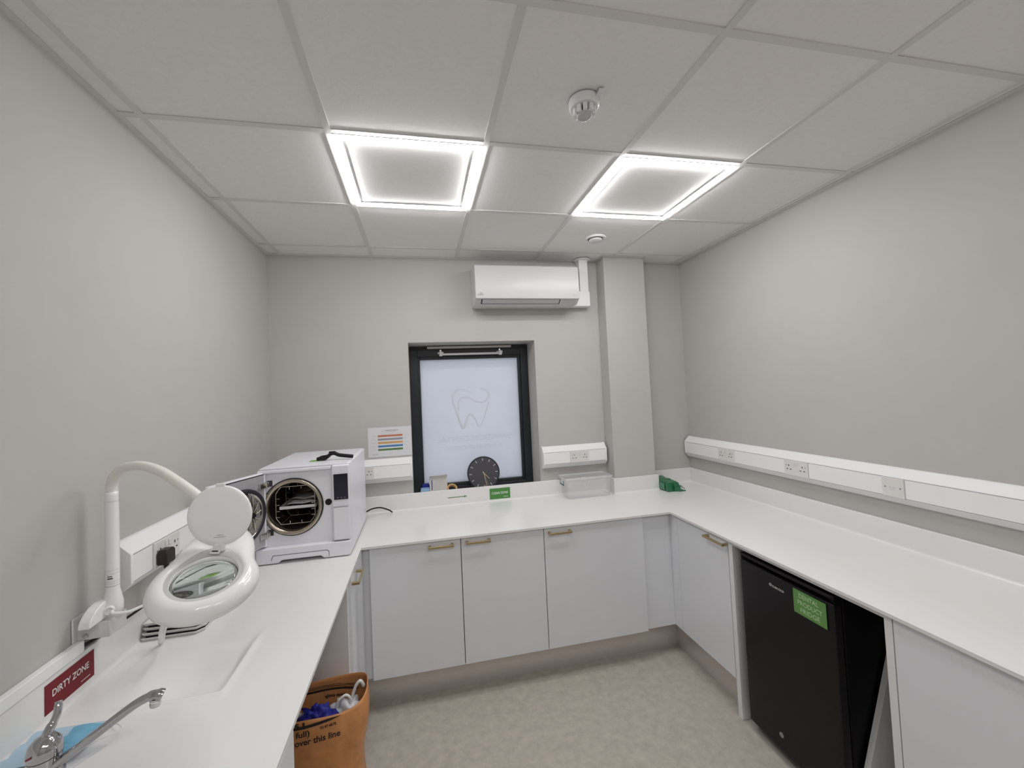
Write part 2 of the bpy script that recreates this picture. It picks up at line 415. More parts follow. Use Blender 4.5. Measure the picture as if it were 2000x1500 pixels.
upstand(XL, PX0 - UT, YB - UT, YB); upstand(PX1 + UT, XR, YB - UT, YB)
upstand(PX0 - UT, PX1 + UT, PY - UT, PY); upstand(PX0 - UT, PX0, PY, YB); upstand(PX1, PX1 + UT, PY, YB)
def cove(x, y, dx, dy, ext):    # small fillet between top and upstand
    n = 5; r = .011
    poly = [(0, 0), (r, 0)] + [(r - r * math.sin(k * PI / 2 / n), r - r * math.cos(k * PI / 2 / n)) for k in range(1, n)] + [(0, r)]
    obj('cove_fillet', B().prism(poly, (x, y, WZ), (dx, dy, 0), (0, 0, 1), ext), 'top', top)
cove(XL + UT, YW, 1, 0, (0, YB - UT - YW, 0)); cove(XR - UT, YW, -1, 0, (0, YB - UT - YW, 0))
cove(XL + UT, YB - UT, 0, -1, (PX0 - UT - XL - UT, 0, 0)); cove(PX0 - UT, PY - UT, 0, -1, (PX1 - PX0 + 2 * UT, 0, 0)); cove(PX1 + UT, YB - UT, 0, -1, (XR - PX1 - 2 * UT, 0, 0))

# low white strip running along the wall over the upstand beside the tap
tag(obj('cable_strip', B().box(XL + .0005, XL + .020, YW, 1.395, UH + .0005, 1.044), 'pvc', bevel=.003, org=(XL, 1.0, UH)),
    'narrow white cable strip lying on the upstand above the red sign', 'cable strip')

# ------------------------------------------------------------------ cabinets
DFY, DZ0, DZ1 = 2.305, .187, .884
def handle(c, along, out, L=.150):        # c: centre on door face, horizontal bar handle
    c, along, out = map(Vector, (c, along, out)); up = Vector((0, 0, 1))
    b = B(); b.obox(c + out * .031, along * L / 2, out * .0045, up * .006)
    for s in (-1, 1): b.obox(c + along * s * (L / 2 - .007) + out * .0145, along * .007, out * .0145, up * .006)
    return b
def cabinet(label, x0, x1, y0, y1, parts):
    t = thing('base_cabinet', label, 'cabinet', ((x0 + x1) / 2, (y0 + y1) / 2, .15), 'white gloss base cabinets')
    return t
# back run: pair of doors, then a single wide door, with set-back fillers at both ends
ca = cabinet('white gloss base cabinet with two doors under the window', -.31, .683, 2.33, 2.93, None)
def carcass(t, x0, x1, y0, y1):
    obj('carcass', B().box(x0, x1, y0, y1, .190, WZ - WT - .001), 'cabedge', t)
carcass(ca, -.300, .6835, DFY + .0205, 2.93)
d = obj('door', B().box(-.2985, .1925, DFY, DFY + .019, DZ0, DZ1), 'cab', ca, bevel=.0012)
obj('handle', handle((.084, DFY, .858), (1, 0, 0), (0, -1, 0), .140), 'brass', d, bevel=.0015)
d = obj('door', B().box(.1965, .6815, DFY, DFY + .019, DZ0, DZ1), 'cab', ca, bevel=.0012)
obj('handle', handle((.292, DFY, .860), (1, 0, 0), (0, -1, 0), .140), 'brass', d, bevel=.0015)
obj('gap_strip', B().box(.190, .199, DFY + .012, DFY + .0203, DZ0, DZ1), 'gap', ca)
obj('filler', B().box(-.344, -.301, DFY + .021, DFY + .039, DZ0, WZ - WT - .001), 'cab', ca)
cb = cabinet('white gloss base cabinet with one wide door between window and pillar', .685, 1.524, 2.33, 2.93, None)
carcass(cb, .6845, 1.33, DFY + .0205, 2.93)
d = obj('door', B().box(.6855, 1.324, DFY, DFY + .019, DZ0, DZ1), 'cab', cb, bevel=.0012)
obj('handle', handle((.779, DFY, .856), (1, 0, 0), (0, -1, 0), .140), 'brass', d, bevel=.0015)
obj('gap_strip', B().box(.6845, .6884, DFY + .012, DFY + .0203, DZ0, DZ1), 'gap', cb)
obj('filler', B().box(1.331, 1.5235, DFY + .021, DFY + .039, DZ0, WZ - WT - .001), 'cab', cb)
# right run
RX = 1.522
cc = cabinet('white gloss base cabinet with one door left of the black fridge', RX, 2.14, 1.83, 2.29, None)
carcass(cc, RX + .0205, 2.13, 1.8285, 2.30)
d = obj('door', B().box(RX, RX + .019, 1.8305, 2.246, DZ0, DZ1), 'cab', cc, bevel=.0012)
obj('handle', handle((RX, 1.902, .860), (0, 1, 0), (-1, 0, 0), .150), 'brass', d, bevel=.0015)
obj('filler', B().box(RX + .002, RX + .020, 2.249, 2.326, DZ0, WZ - WT - .001), 'cab', cc)
tag(obj('end_panel', B().box(RX, 2.13, 1.800, 1.8265, 0.001, WZ - WT - .001), 'cabedge', bevel=.001, org=(1.8, 1.81, 0)), 'white upright end panel between the single-door cabinet and the fridge', 'panel')
tag(obj('top_rail', B().box(RX + .001, RX + .020, 1.1185, 1.7995, .868, WZ - WT - .001), 'cabedge', org=(RX, 1.45, .868)), 'white rail under the worktop edge above the fridge', 'rail')
tag(obj('end_panel', B().box(RX, 2.13, 1.094, 1.118, 0.001, WZ - WT - .001), 'cabedge', bevel=.001, org=(1.8, 1.1, 0)), 'white upright end panel on the near side of the fridge', 'panel')
cd = cabinet('white gloss base cabinet with plain door nearest on the fridge side', RX, 2.14, .4, 1.09, None)
carcass(cd, RX + .0205, 2.13, .30, 1.0925)
obj('door', B().box(RX, RX + .019, .30, 1.0905, .10, DZ1), 'cab', cd, bevel=.0012)
# left run
LX = WX0 - .001
ce = cabinet('white gloss base cabinet beside the orange bag, below the autoclave', -.95, LX, 1.96, 2.32, None)
carcass(ce, -.966, LX - .0205, 1.9635, 2.30)
d = obj('door', B().box(LX - .019, LX, 1.962, 2.300, DZ0, DZ1), 'cab', ce, bevel=.0012)
obj('handle', handle((LX, 2.050, .850), (0, 1, 0), (1, 0, 0), .150), 'brass', d, bevel=.0015)
tag(obj('end_panel', B().box(-.966, LX - .014, 1.938, 1.9612, 0.001, WZ - WT - .001), 'cabedge', bevel=.001, org=(-.6, 1.95, 0)), 'white upright end panel behind the orange waste bag', 'panel')
cf = cabinet('white gloss base cabinet below the tap and basin', -.95, LX, .3, 1.12, None)
b = B(); b.box(-.966, LX - .0205, .30, .318, .15, .88); b.box(-.966, LX - .0205, 1.098, 1.116, 0.001, WZ - WT - .001); b.box(-.966, LX - .0205, .318, 1.098, .15, .168)
obj('carcass', b, 'cabedge', cf)
obj('door', B().box(LX - .019, LX, .30, 1.117, .10, DZ1), 'cab', cf, bevel=.0012)
# plinths
struct(obj('baseboard_back', B().box(-.40, 1.602, 2.410, 2.425, 0.0005, .1893), 'plinth'))
struct(obj('baseboard_right', B().box(1.588, 1.602, 1.8275, 2.409, 0.0005, .1893), 'plinth'))

# ------------------------------------------------------------------ dado trunking with sockets
PROF = [(0.0005, 1.267), (.014, 1.267), (.019, 1.264), (.0545, 1.230), (.056, 1.226), (.056, 1.139), (.0545, 1.135), (.022, 1.108), (.018, 1.105), (.0005, 1.105)]
def socket(t, c, along, out, kind='double', name='socket_outlet'):
    c, along, out = map(Vector, (c, along, out)); up = Vector((0, 0, 1))
    hw = .073 if kind == 'double' else .043
    s = obj(name, B().obox(c + out * .004, along * hw, out * .004, up * .043), 'socket', t, bevel=.002)
    if kind == 'double':
        b = B()
        for k in (-1, 1):
            q = c + along * k * .042 + out * .0082
            b.obox(q + up * .013 + along * k * .008 * 0, along * .0022, out * .0006, up * .0045)
            b.obox(q - up * .008 - along * .011, along * .0042, out * .0006, up * .0022)
            b.obox(q - up * .008 + along * .011, along * .0042, out * .0006, up * .0022)
        obj('pin_holes', b, 'black', s)
        for k in (-1, 1):
            obj('rocker_switch', B().obox(c + along * k * .0095 + up * .024 + out * .009, along * .007, out * .002, up * .010), 'socket', s, bevel=.0012)
        b = B()
        for k in (-1, 1): b.lathe([(0, .001), (.0032, .001), (.0032, 0)], c + along * k * .060 + out * .0079 + up * .013, out, 10)
        obj('fixing_screws', b, 'inkg', s)
    else:
        b = B()
        for k in (-1, 1): b.lathe([(0, .001), (.004, .001), (.004, 0)], c + along * k * .030 + out * .0079, out, 10)
        obj('fixing_screws', b, 'inkg', s)
        obj('marking', B().obox(c + out * .0081, along * .014, out * .0003, up * .0012).obox(c + out * .0081 - up * .008, along * .010, out * .0003, up * .0008), 'inkl', s)
    return s
def trunking(label, wallpt, along, out, s0, s1, sockets, caps):
    wallpt, along, out = map(Vector, (wallpt, along, out)); up = Vector((0, 0, 1))
    mid = wallpt + along * (s0 + s1) / 2; mid.z = 1.18
    t = thing('dado_trunking', label, 'trunking', mid, 'white dado trunking')
    base = Vector((wallpt.x, wallpt.y, 0))
    obj('channel', B().prism(PROF, base + along * s0, out, up, along * (s1 - s0)), 'pvc', t)
    cuts = sorted([(q - (.0735 if k == 'double' else .0435), q + (.0735 if k == 'double' else .0435)) for q, k in sockets]); a = s0 + .004; segs = []
    for u, v in cuts: segs.append((a, u)); a = v
    segs.append((a, s1 - .004))
    for u, v in segs:
        if v - u > .01: obj('cover_strip', B().prism([(.0555, 1.141), (.0575, 1.141), (.0575, 1.224), (.0555, 1.224)], base + along * u, out, up, along * (v - u)), 'pvc', t)
    obj('cover_joint', B().prism([(.0553, 1.1386), (.0566, 1.1386), (.0566, 1.1410), (.0553, 1.1410)], base + along * (s0 + .004), out, up, along * (s1 - s0 - .008)), 'inkg', t)
    obj('cover_joint', B().prism([(.0553, 1.2240), (.0566, 1.2240), (.0566, 1.2266), (.0553, 1.2266)], base + along * (s0 + .004), out, up, along * (s1 - s0 - .008)), 'inkg', t)
    P2 = [(p[0] + (.0025 if p[0] > .001 else 0), 1.182 + (p[1] - 1.182) * 1.03) for p in PROF]
    for q, sg in caps: obj('end_cap', B().prism(P2, base + along * (q - sg * .003), out, up, along * .012 * sg), 'pvc', t, bevel=.0015)
    for q, k in sockets: socket(t, base + along * q + out * .0565 + up * 1.1825, along, out, k)
    return t
trunking('long white dado trunking with two sockets along the fridge-side wall', (XR, 0, 0), (0, 1, 0), (-1, 0, 0), .20, 2.930, [(2.478, 'double'), (1.940, 'double'), (1.457, 'single')], [(2.930, -1)])
trunking('short white dado trunking with one socket between window and pillar', (0, YB, 0), (1, 0, 0), (0, -1, 0), .888, 1.392, [(1.169, 'double')], [(.888, 1), (1.392, -1)])
trunking('white dado trunking with a socket between autoclave and window', (0, YB, 0), (1, 0, 0), (0, -1, 0), XL + .062, -.0735, [(-.4015, 'double')], [(-.0735, -1)])
tl = trunking('white dado trunking behind the magnifier lamp with a plugged-in socket', (XL, 0, 0), (0, 1, 0), (1, 0, 0), 1.525, 2.89, [(1.703, 'double')], [(1.525, 1)])
# plug with its lead running along the upstand
pg = thing('mains_plug', 'dark brown mains plug in the socket behind the magnifier lamp', 'plug', (-.90, 1.66, 1.165))
px = XL + .0656
obj('plug_body', B().prism([(-.027, -.024), (.027, -.024), (.027, .018), (.018, .027), (-.018, .027), (-.027, .018)], (px, 1.661, 1.170), (0, 1, 0), (0, 0, 1), (.032, 0, 0)), 'plug', pg, bevel=.005)
obj('cord_grip', B().tube([(px + .016, 1.661, 1.147), (px + .016, 1.661, 1.118)], [.009, .006], 10), 'plug', pg, smooth=True)
obj('lead', B().tube(bez([(px + .016, 1.661, 1.12), (px + .02, 1.668, 1.07), (-.935, 1.66, 1.035), (-.952, 1.60, 1.022), (-.962, 1.54, 1.019), (-.970, 1.48, 1.017), (-.974, 1.43, 1.020), (-.974, 1.400, 1.024), (-.974, 1.385, 1.026)], 7), .0042, 8), 'black', pg, smooth=True)

# ------------------------------------------------------------------ smoke detector, round vent, air conditioner
sd = thing('smoke_detector', 'round white smoke detector on the ceiling in front of the lights', 'smoke detector', (.598, 1.275, H))
c = (.598, 1.275, H - .0012)
obj('base', B().lathe([(0, 0), (.052, 0), (.053, -.006), (.052, -.024), (.047, -.029), (.030, -.030), (0, -.030)], c, n=40), 'white', sd, smooth=True)
smooth_angle(sd.children[0], 35)
obj('sensor_cap', B().lathe([(.028, -.030), (.028, -.052), (.024, -.058), (.020, -.059), (.018, -.058), (0, -.058)], c, n=32), 'acgrey', sd, smooth=True)
for k in range(10):
    a = 2 * PI * k / 10; dx, dy = math.cos(a), math.sin(a)
    obj('vane', B().obox((c[0] + dx * .033, c[1] + dy * .033, c[2] - .041), (dx * .006, dy * .006, 0), (-dy * .0075, dx * .0075, 0), (0, 0, .0115)), 'white', sd, bevel=.0015)
b = B()
for k in range(10):
    a = 2 * PI * (k + .5) / 10; dx, dy = math.cos(a), math.sin(a)
    b.obox((c[0] + dx * .0278, c[1] + dy * .0278, c[2] - .040), (dx * .001, dy * .001, 0), (-dy * .0022, dx * .0022, 0), (0, 0, .009))
obj('slots', b, 'black', sd)
obj('fixing_tab', B().box(c[0] + .026, c[0] + .046, c[1] - .068, c[1] - .042, H - .014, H - .0015), 'white', sd, bevel=.003)
vt = thing('ceiling_vent', 'round white air valve in the ceiling above the pillar', 'vent', (1.195, 2.482, H))
c = (1.195, 2.482, H + .003)
obj('outer_ring', B().lathe([(.048, 0), (.052, -.010), (.068, -.012), (.071, -.006), (.071, 0)], c, n=40), 'white', vt, smooth=True)
obj('throat', B().lathe([(0, -.0002), (.049, -.0002), (.049, -.003), (0, -.003)], c, n=32), 'black', vt)
obj('centre_disc', B().lathe([(0, -.020), (.036, -.020), (.043, -.016), (.044, -.011), (.030, -.008), (0, -.006)], c, n=40), 'white', vt, smooth=True)

ac = thing('air_conditioner', 'white wall-mounted air conditioner above the window', 'air conditioner', (.787, 2.85, 2.325))
AX0, AX1 = .403, 1.172
obj('casing', B().prism([(2.952, 2.325), (2.80, 2.322), (2.752, 2.352), (2.760, 2.592), (2.79, 2.612), (2.952, 2.612)], (AX0, 0, 0), (0, 1, 0), (0, 0, 1), (AX1 - AX0, 0, 0)), 'ac', ac, bevel=.006)
fp = obj('front_panel', B().prism([(2.757, 2.356), (2.740, 2.352), (2.736, 2.362), (2.741, 2.580), (2.748, 2.590), (2.764, 2.592)], (AX0 + .001, 0, 0), (0, 1, 0), (0, 0, 1), (AX1 - AX0 - .002, 0, 0)), 'ac', ac, bevel=.003)
def under(x0, x1, t0, t1, off, m, name, par):   # strip on the sloping underside
    a, bb = Vector((0, 2.752, 2.352)), Vector((0, 2.800, 2.3220)); dv = bb - a; nn = Vector((0, dv.z, -dv.y)).normalized()
    if nn.z > 0: nn = -nn
    P = []
    for x in (x0, x1):
        for t in (t0, t1):
            for h in (-.004, off): P.append(a + dv * t + nn * h + Vector((x, 0, 0)))
    return obj(name, B().add(P, [(0, 1, 3, 2), (4, 6, 7, 5), (0, 4, 5, 1), (2, 3, 7, 6), (0, 2, 6, 4), (1, 5, 7, 3)]), m, par)
under(.446, 1.030, .06, .86, .0008, 'gap', 'outlet_slot', ac)
under(.455, 1.022, .04, .74, .0030, 'acgrey', 'louvre', ac)
under(1.045, 1.150, .12, .55, .0010, 'acgrey', 'display_window', ac)
lettering('FUJITSU', .0125, (.440, 2.7352, 2.378), (1, 0, 0), (0, 0.02, 1), 'inkg', ac, bold=.0003)
obj('logo_mark', B().lathe([(.0042, -.0003), (.0056, -.0003), (.0056, .0003), (.0042, .0003)], (.4385, 2.7354, 2.390), (0, 1, 0), 14).lathe([(.0042, -.0003), (.0056, -.0003), (.0056, .0003), (.0042, .0003)], (.4475, 2.7354, 2.390), (0, 1, 0), 14), 'inkg', ac)
obj('model_marking', B().box(1.112, 1.150, 2.7350, 2.7358, 2.374, 2.377).box(1.118, 1.136, 2.7350, 2.7358, 2.379, 2.382), 'inkl', ac)
pt = thing('pipe_cover', 'white pipe cover running from the air conditioner up into the ceiling', 'pipe cover', (1.27, 2.91, 2.33))
obj('riser', B().box(1.240, 1.312, 2.884, 2.9525, 2.42, H + .001), 'pvc', pt, bevel=.006)
obj('elbow', B().box(1.1735, 1.318, 2.878, 2.9527, 2.328, 2.446), 'pvc', pt, bevel=.008)
obj('collar', B().lathe([(0, 0), (.062, 0), (.064, -.004), (.060, -.008), (0, -.009)], (1.276, 2.908, H - .0018), n=32), 'pvc', pt, smooth=True)
for v in pt.children[-1].data.vertices:
    if v.co.y > .0425: v.co.y = .0425

# ------------------------------------------------------------------ autoclave
au = thing('autoclave', 'white tabletop steriliser with open round chamber in the corner', 'autoclave', (-.59, 2.5, WZ))
A0, A1, AF, AB, AZ0, AZ1 = -.803, -.372, 2.232, 2.790, .916, 1.362
CX, CZ, CR = -.6465, 1.167, .120
b = B()
for (x, y, X, Y, z, Z) in [(A0, AF, A0 + .006, AB, AZ0, AZ1), (A1 - .006, AF, A1, AB, AZ0, AZ1)]: b.box(x, X, y, Y, z, Z)
obj('casing', B().box(A0, A1, AB - .006, AB, AZ0, AZ1).box(A0, A0 + .006, AF, AB - .006, AZ0, AZ1).box(A1 - .006, A1, AF, AB - .006, AZ0, AZ1)
    .box(A0 + .006, A1 - .006, AF, AB - .006, AZ1 - .006, AZ1).box(A0 + .006, A1 - .006, AF, AB - .006, AZ0, AZ0 + .006), 'auto', au)
obj('top_cover', B().prism([(A0 - .001, 0), (A1 + .001, 0), (A1 - .012, .010), (A0 + .012, .010)], (0, 2.215, AZ1 - .002), (1, 0, 0), (0, 0, 1), (0, AB - 2.213, 0)), 'auto', au, bevel=.003)
# front plate with a round hole
n = 48; b = B(); vo = []; px0, px1, pz0, pz1 = A0, -.459, AZ0, AZ1
for k in range(n):
    a = 2 * PI * k / n; dx, dz = math.cos(a), math.sin(a)
    tt = min((px1 - CX) / dx if dx > 1e-6 else 9, (px0 - CX) / dx if dx < -1e-6 else 9, (pz1 - CZ) / dz if dz > 1e-6 else 9, (pz0 - CZ) / dz if dz < -1e-6 else 9)
    vo.append((CX + dx * tt, CZ + dz * tt))
for k, (X, Z) in enumerate(((px0, pz0), (px1, pz0), (px1, pz1), (px0, pz1))):
    j = min(range(n), key=lambda q: math.hypot(vo[q][0] - X, vo[q][1] - Z)); vo[j] = (X, Z)
for y in (AF - .008, AF):
    b.v += [Vector((x, y, z)) for x, z in vo] + [Vector((CX + (CR + .004) * math.cos(2 * PI * k / n), y, CZ + (CR + .004) * math.sin(2 * PI * k / n))) for k in range(n)]
for k in range(n):
    q = (k + 1) % n
    b.f += [[k, q, n + q, n + k], [2 * n + k, 3 * n + k, 3 * n + q, 2 * n + q]]
obj('front_plate', b, 'auto', au)
obj('front_frame', B().box(A0, -.459, 2.205, AF - .008, 1.343, AZ1 - .003).box(A0, -.768, 2.205, AF - .008, .985, 1.343), 'auto', au, bevel=.004)
obj('base', B().prism([(A0 - .012, .916), (A0 - .004, .904), (-.712, .904), (-.698, .917), (-.516, .917), (-.502, .904), (A1 - .012, .904), (A1 + .001, .914), (A1 + .001, .978), (A0 - .012, .978)], (0, 2.193, 0), (1, 0, 0), (0, 0, 1), (0, AF - 2.173, 0)), 'auto', au, bevel=.006, seg=3)
cl = obj('control_column', B().box(-.457, A1, 2.200, AF, .9785, AZ1 - .001), 'auto', au, bevel=.006)
obj('screen', B().box(-.447, -.379, 2.1965, 2.2004, 1.187, 1.316), 'screen', cl)
obj('button_row', B().box(-.432, -.424, 2.1958, 2.1966, 1.196, 1.198).box(-.416, -.408, 2.1958, 2.1966, 1.196, 1.198).box(-.400, -.392, 2.1958, 2.1966, 1.196, 1.198), 'inkg', cl)
obj('service_flap', B().box(-.451, -.380, 2.196, 2.2005, .985, 1.149), 'auto', cl, bevel=.002)
obj('flap_gap', B().box(-.451, -.380, 2.1955, 2.2004, 1.1495, 1.1515).box(-.451, -.380, 2.1955, 2.2004, .982, .984), 'inkg', cl)
obj('lock_hole', B().lathe([(0, .0006), (.0125, .0006), (.0155, .0022), (.0165, .0)], (-.4795, AF - .0080, 1.174), (0, -1, 0), 24), 'black', au)
obj('drawer_lip', B().prism([(-.742, .010), (-.735, .030), (-.487, .030), (-.478, .022), (-.478, .0), (-.503, .0), (-.515, .012), (-.695, .012), (-.708, .0), (-.742, .0)], (0, 2.1915, .912), (1, 0, 0), (0, 0, 1), (0, .004, 0)), 'auto', au, bevel=.0012)
obj('lip_gap', B().prism([(-.744, .010), (-.737, .032), (-.485, .032), (-.476, .023), (-.476, .0), (-.478, 0), (-.478, .022), (-.487, .030), (-.735, .030), (-.742, .010)], (0, 2.1918, .912), (1, 0, 0), (0, 0, 1), (0, .003, 0)), 'seal', au)
for (x, y) in ((-.77, 2.25), (-.41, 2.25), (-.77, 2.75), (-.41, 2.75)):
    obj('foot', B().lathe([(0, 0), (.017, 0), (.019, .008), (.015, .0175), (0, .0175)], (x, y, WZ + .0005), n=16), 'black', au)
obj('gasket', B().lathe([(.1385, 0), (.1435, 0), (.1435, .006), (.1385, .006)], (CX, AF - .0075, CZ), (0, -1, 0), 64, closed=True), 'seal', au, smooth=True)
obj('chamber_flange', B().lathe([(.1385, 0), (.1385, .010), (.134, .014), (.122, .010), (.1195, .002), (.1195, -.02)], (CX, AF - .008, CZ), (0, -1, 0), 64), 'flange', au, smooth=True)
obj('chamber', B().lathe([(.1200, 0), (.1200, .40), (.10, .425), (0, .43)], (CX, AF - .004, CZ), (0, 1, 0), 48), 'chamber', au, smooth=True)
# wire rack of octagonal frames
for (y, s) in ((2.262, 1.0), (2.40, .93), (2.53, .93)):
    rk = B(); h, wv, c2 = .095 * s, .093 * s, .033
    P = [(-wv, -h + c2), (-wv + c2 * .7, -h), (wv - c2 * .7, -h), (wv, -h + c2), (wv, h - c2), (wv - c2 * .7, h), (-wv + c2 * .7, h), (-wv, h - c2)]
    for k in range(8):
        p, q = P[k], P[(k + 1) % 8]
        rk.tube([(CX + p[0], y, CZ + p[1]), (CX + q[0], y, CZ + q[1])], .0017, 6)
    for z in (-.058, -.028, .004, .036):
        for sx in (-1, 1): rk.tube([(CX + sx * wv, y, CZ + z), (CX + sx * (wv - .018), y, CZ + z)], .0016, 6)
    for x in (-.028, .028):
        for sz in (-1, 1): rk.tube([(CX + x, y, CZ + sz * h), (CX + x, y, CZ + sz * (h - .016))], .0016, 6)
    obj('rack_frame', rk, 'wire', au)
for (x, z) in ((-.07, -.095), (.07, -.095), (-.07, .09), (.07, .09)): obj('rack_rail', B().tube([(CX + x, 2.262, CZ + z), (CX + x * .93, 2.53, CZ + z * .93)], .0016, 6), 'wire', au)
# the door, swung open on the chamber's left
HD = Vector((-.768, 2.203, 0)); DD = Vector((-.39, -.92, 0)).normalized(); DN = Vector((.92, -.39, 0)).normalized()  # along door, inner-face normal
UPZ = Vector((0, 0, 1))
dr = obj('chamber_door', B().obox(HD + DD * .150 - DN * .016 + UPZ * 1.171, DD * .148, DN * .013, UPZ * .180), 'auto', au, bevel=.006)
obj('inner_panel', B().obox(HD + DD * .148 - DN * .0015 + UPZ * 1.170, DD * .142, DN * .0015, UPZ * .172), 'doorgrey', dr)
obj('door_edge_gap', B().obox(HD + DD * .148 - DN * .0012 + UPZ * 1.3430, DD * .143, DN * .0018, UPZ * .0018), 'black', dr)
dc = HD + DD * .132 + UPZ * 1.170
obj('door_seal', B().lathe([(.108, 0), (.109, .010), (.118, .015), (.127, .010), (.129, 0)], dc, DN, 56), 'seal', dr, smooth=True)
obj('pressure_plate', B().lathe([(0, .004), (.06, .004), (.100, .003), (.1085, .009)], dc, DN, 48), 'mirror', dr, smooth=True)
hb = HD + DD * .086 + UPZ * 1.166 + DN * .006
obj('hub_reflection', B().lathe([(0, .010), (.012, .010), (.015, 0)], hb, DN, 16), 'black', dr)  # this and the wires below model a reflection in the polished plate
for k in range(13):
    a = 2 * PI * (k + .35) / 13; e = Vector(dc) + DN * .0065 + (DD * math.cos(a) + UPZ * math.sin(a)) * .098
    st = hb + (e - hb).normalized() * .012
    obj('spoke_reflection', B().tube([st, st * .5 + e * .5 + DN * .004, e], .0019, 6), 'wire', dr)
for z in (1.290, 1.047):
    hp = HD + UPZ * z
    obj('hinge', B().obox(hp + DD * .012 + DN * .004, DD * .030, DN * .008, UPZ * .013).tube([hp + DN * .006 - UPZ * .013, hp + DN * .006 + UPZ * .013], .008, 12), 'steel', au, bevel=.003)
    obj('hinge_slot', B().box(-.764, -.740, AF - .0105, AF - .0078, z - .013, z + .016), 'gap', au)
# what lies in the chamber and on the top
st = thing('steriliser_tray', 'white perforated tray inside the open steriliser chamber', 'tray', (-.645, 2.4, 1.15))
obj('tray_floor', B().box(-.723, -.552, 2.27, 2.56, 1.146, 1.149), 'steel', st)
obj('tray_rim', B().box(-.725, -.550, 2.268, 2.272, 1.146, 1.160).box(-.725, -.721, 2.272, 2.56, 1.146, 1.160).box(-.554, -.550, 2.272, 2.56, 1.146, 1.160).box(-.721, -.554, 2.556, 2.56, 1.146, 1.160), 'white', st)
def pouch(lbl, x, y, z, dx, dy, m, rz):
    def f(u, v):
        return (x + (u - .5) * dx * math.cos(rz) - (v - .5) * dy * math.sin(rz), y + (u - .5) * dx * math.sin(rz) + (v - .5) * dy * math.cos(rz), z + .012 * math.sin(PI * u) * math.sin(PI * v) + .003 * math.sin(9 * u + 5 * v))
    return tag(obj('instrument_pouch', B().grid(f, 9, 9), m, smooth=True, solid=.003, org=(x, y, z)), lbl, 'pouch')
pouch('grey sterilising pouch, lower of those on the chamber tray', -.63, 2.37, 1.166, .14, .16, 'polybag', .1)
pouch('dark blue-edged pouch lying on the grey one in the steriliser', -.605, 2.39, 1.186, .12, .17, 'doorgrey', -.2)
tool = thing('tray_handle_tool', 'black tray-lifting handle lying on top of the steriliser', 'tool', (-.46, 2.32, 1.372))
TZ = AZ1 + .0085
obj('jaw', B().prism([(-.555, .002), (-.510, .002), (-.488, .018), (-.498, .030), (-.535, .026), (-.557, .016)], (0, 2.325, TZ), (1, 0, 0), (0, 0, 1), (0, .026, 0)), 'black', tool, bevel=.004)
obj('grip', B().tube(bez([(-.505, 2.338, TZ + .020), (-.48, 2.338, TZ + .034), (-.462, 2.336, TZ + .034), (-.44, 2.334, TZ + .024), (-.37, 2.328, TZ + .0125)], 5), [.009] * 6 + [.010] * 15, 10), 'black', tool, smooth=True)
obj('trigger', B().box(-.494, -.462, 2.328, 2.346, TZ + .032, TZ + .047), 'black', tool, bevel=.003)
obj('jaw_steel', B().box(-.558, -.548, 2.329, 2.347, TZ + .004, TZ + .020), 'steel', tool, bevel=.002)
tag(obj('card', B().box(-.593, -.545, 2.325, 2.375, TZ + .0003, TZ + .0013), 'lime', org=(-.57, 2.34, TZ)), 'small lime green card under the tool on the steriliser', 'card')
tag(obj('power_lead', B().tube(bez([(-.375, 2.80, .950), (-.34, 2.83, .958), (-.29, 2.865, .952), (-.24, 2.89, .925), (-.217, 2.905, .9035)], 8), .0045, 8), 'black', smooth=True, org=(-.217, 2.905, WZ)), 'black power lead curving from behind the steriliser to the worktop', 'cable')

# ------------------------------------------------------------------ magnifier lamp
lp = thing('magnifier_lamp', 'white magnifier lamp with open lid on a gooseneck arm', 'lamp', (-.93, 1.43, 1.02))
obj('wall_bracket', B().box(XL + .0005, -.900, 1.390, 1.460, 1.0445, 1.090).box(XL + .0005, XL + .006, 1.375, 1.475, 1.0445, 1.112), 'bracket', lp, bevel=.006)
obj('bracket_screw', B().lathe([(0, .003), (.006, .003), (.006, 0)], (-.958, 1.389, 1.055), (0, -1, 0), 12), 'steel', lp)
# curved white cover beside the pole
obj('bracket_cover', B().prism([(0, 0)] + [(-.078 * math.cos(k * PI / 16), .052 * math.sin(k * PI / 16)) for k in range(0, 9)], (-.950, 1.425, 1.091), (0, 1, 0), (0, 0, 1), (.030, 0, 0)), 'gloss', lp, bevel=.004)
PXY = (-.917, 1.430)
pole = obj('pole', B().lathe([(0, 1.086), (.024, 1.086), (.0245, 1.125), (.020, 1.150), (.0165, 1.165), (.0165, 1.40), (.0155, 1.44), (.0155, 1.452), (0, 1.452)], (*PXY, 0), n=28), 'gloss', lp, smooth=True)
b = B()
for z, t in ((1.176, .0012), (1.184, .0006), (1.190, .0006), (1.212, .0006), (1.222, .0006), (1.424, .0006)): b.lathe([(.0168, z), (.0168, z + t)], (*PXY, 0), n=24)
obj('printed_rings', b, 'inkg', pole)
obj('rating_label', B().obox((PXY[0] + .004, PXY[1] - .0165, 1.200), (.006, .0012, 0), (0, .0004, 0), (0, 0, .0015)).obox((PXY[0] + .003, PXY[1] - .0165, 1.206), (.005, .0010, 0), (0, .0004, 0), (0, 0, .001)), 'ink', pole)
obj('cord_boss', B().lathe([(.013, 0), (.012, .007), (.009, .008), (.007, .004), (0, .004)], (PXY[0] + .006, PXY[1] - .0225, 1.113), (.3, -1, 0), 20), 'gloss', pole, smooth=True)
LC = Vector((-.5166, 1.0971, 1.2868)); LN = Vector((.1269, -.326, .9368)).normalized()
E1 = Vector((.99094951, 0, -.13423515)); E2 = Vector((.04376123, .9453683, .32305376))
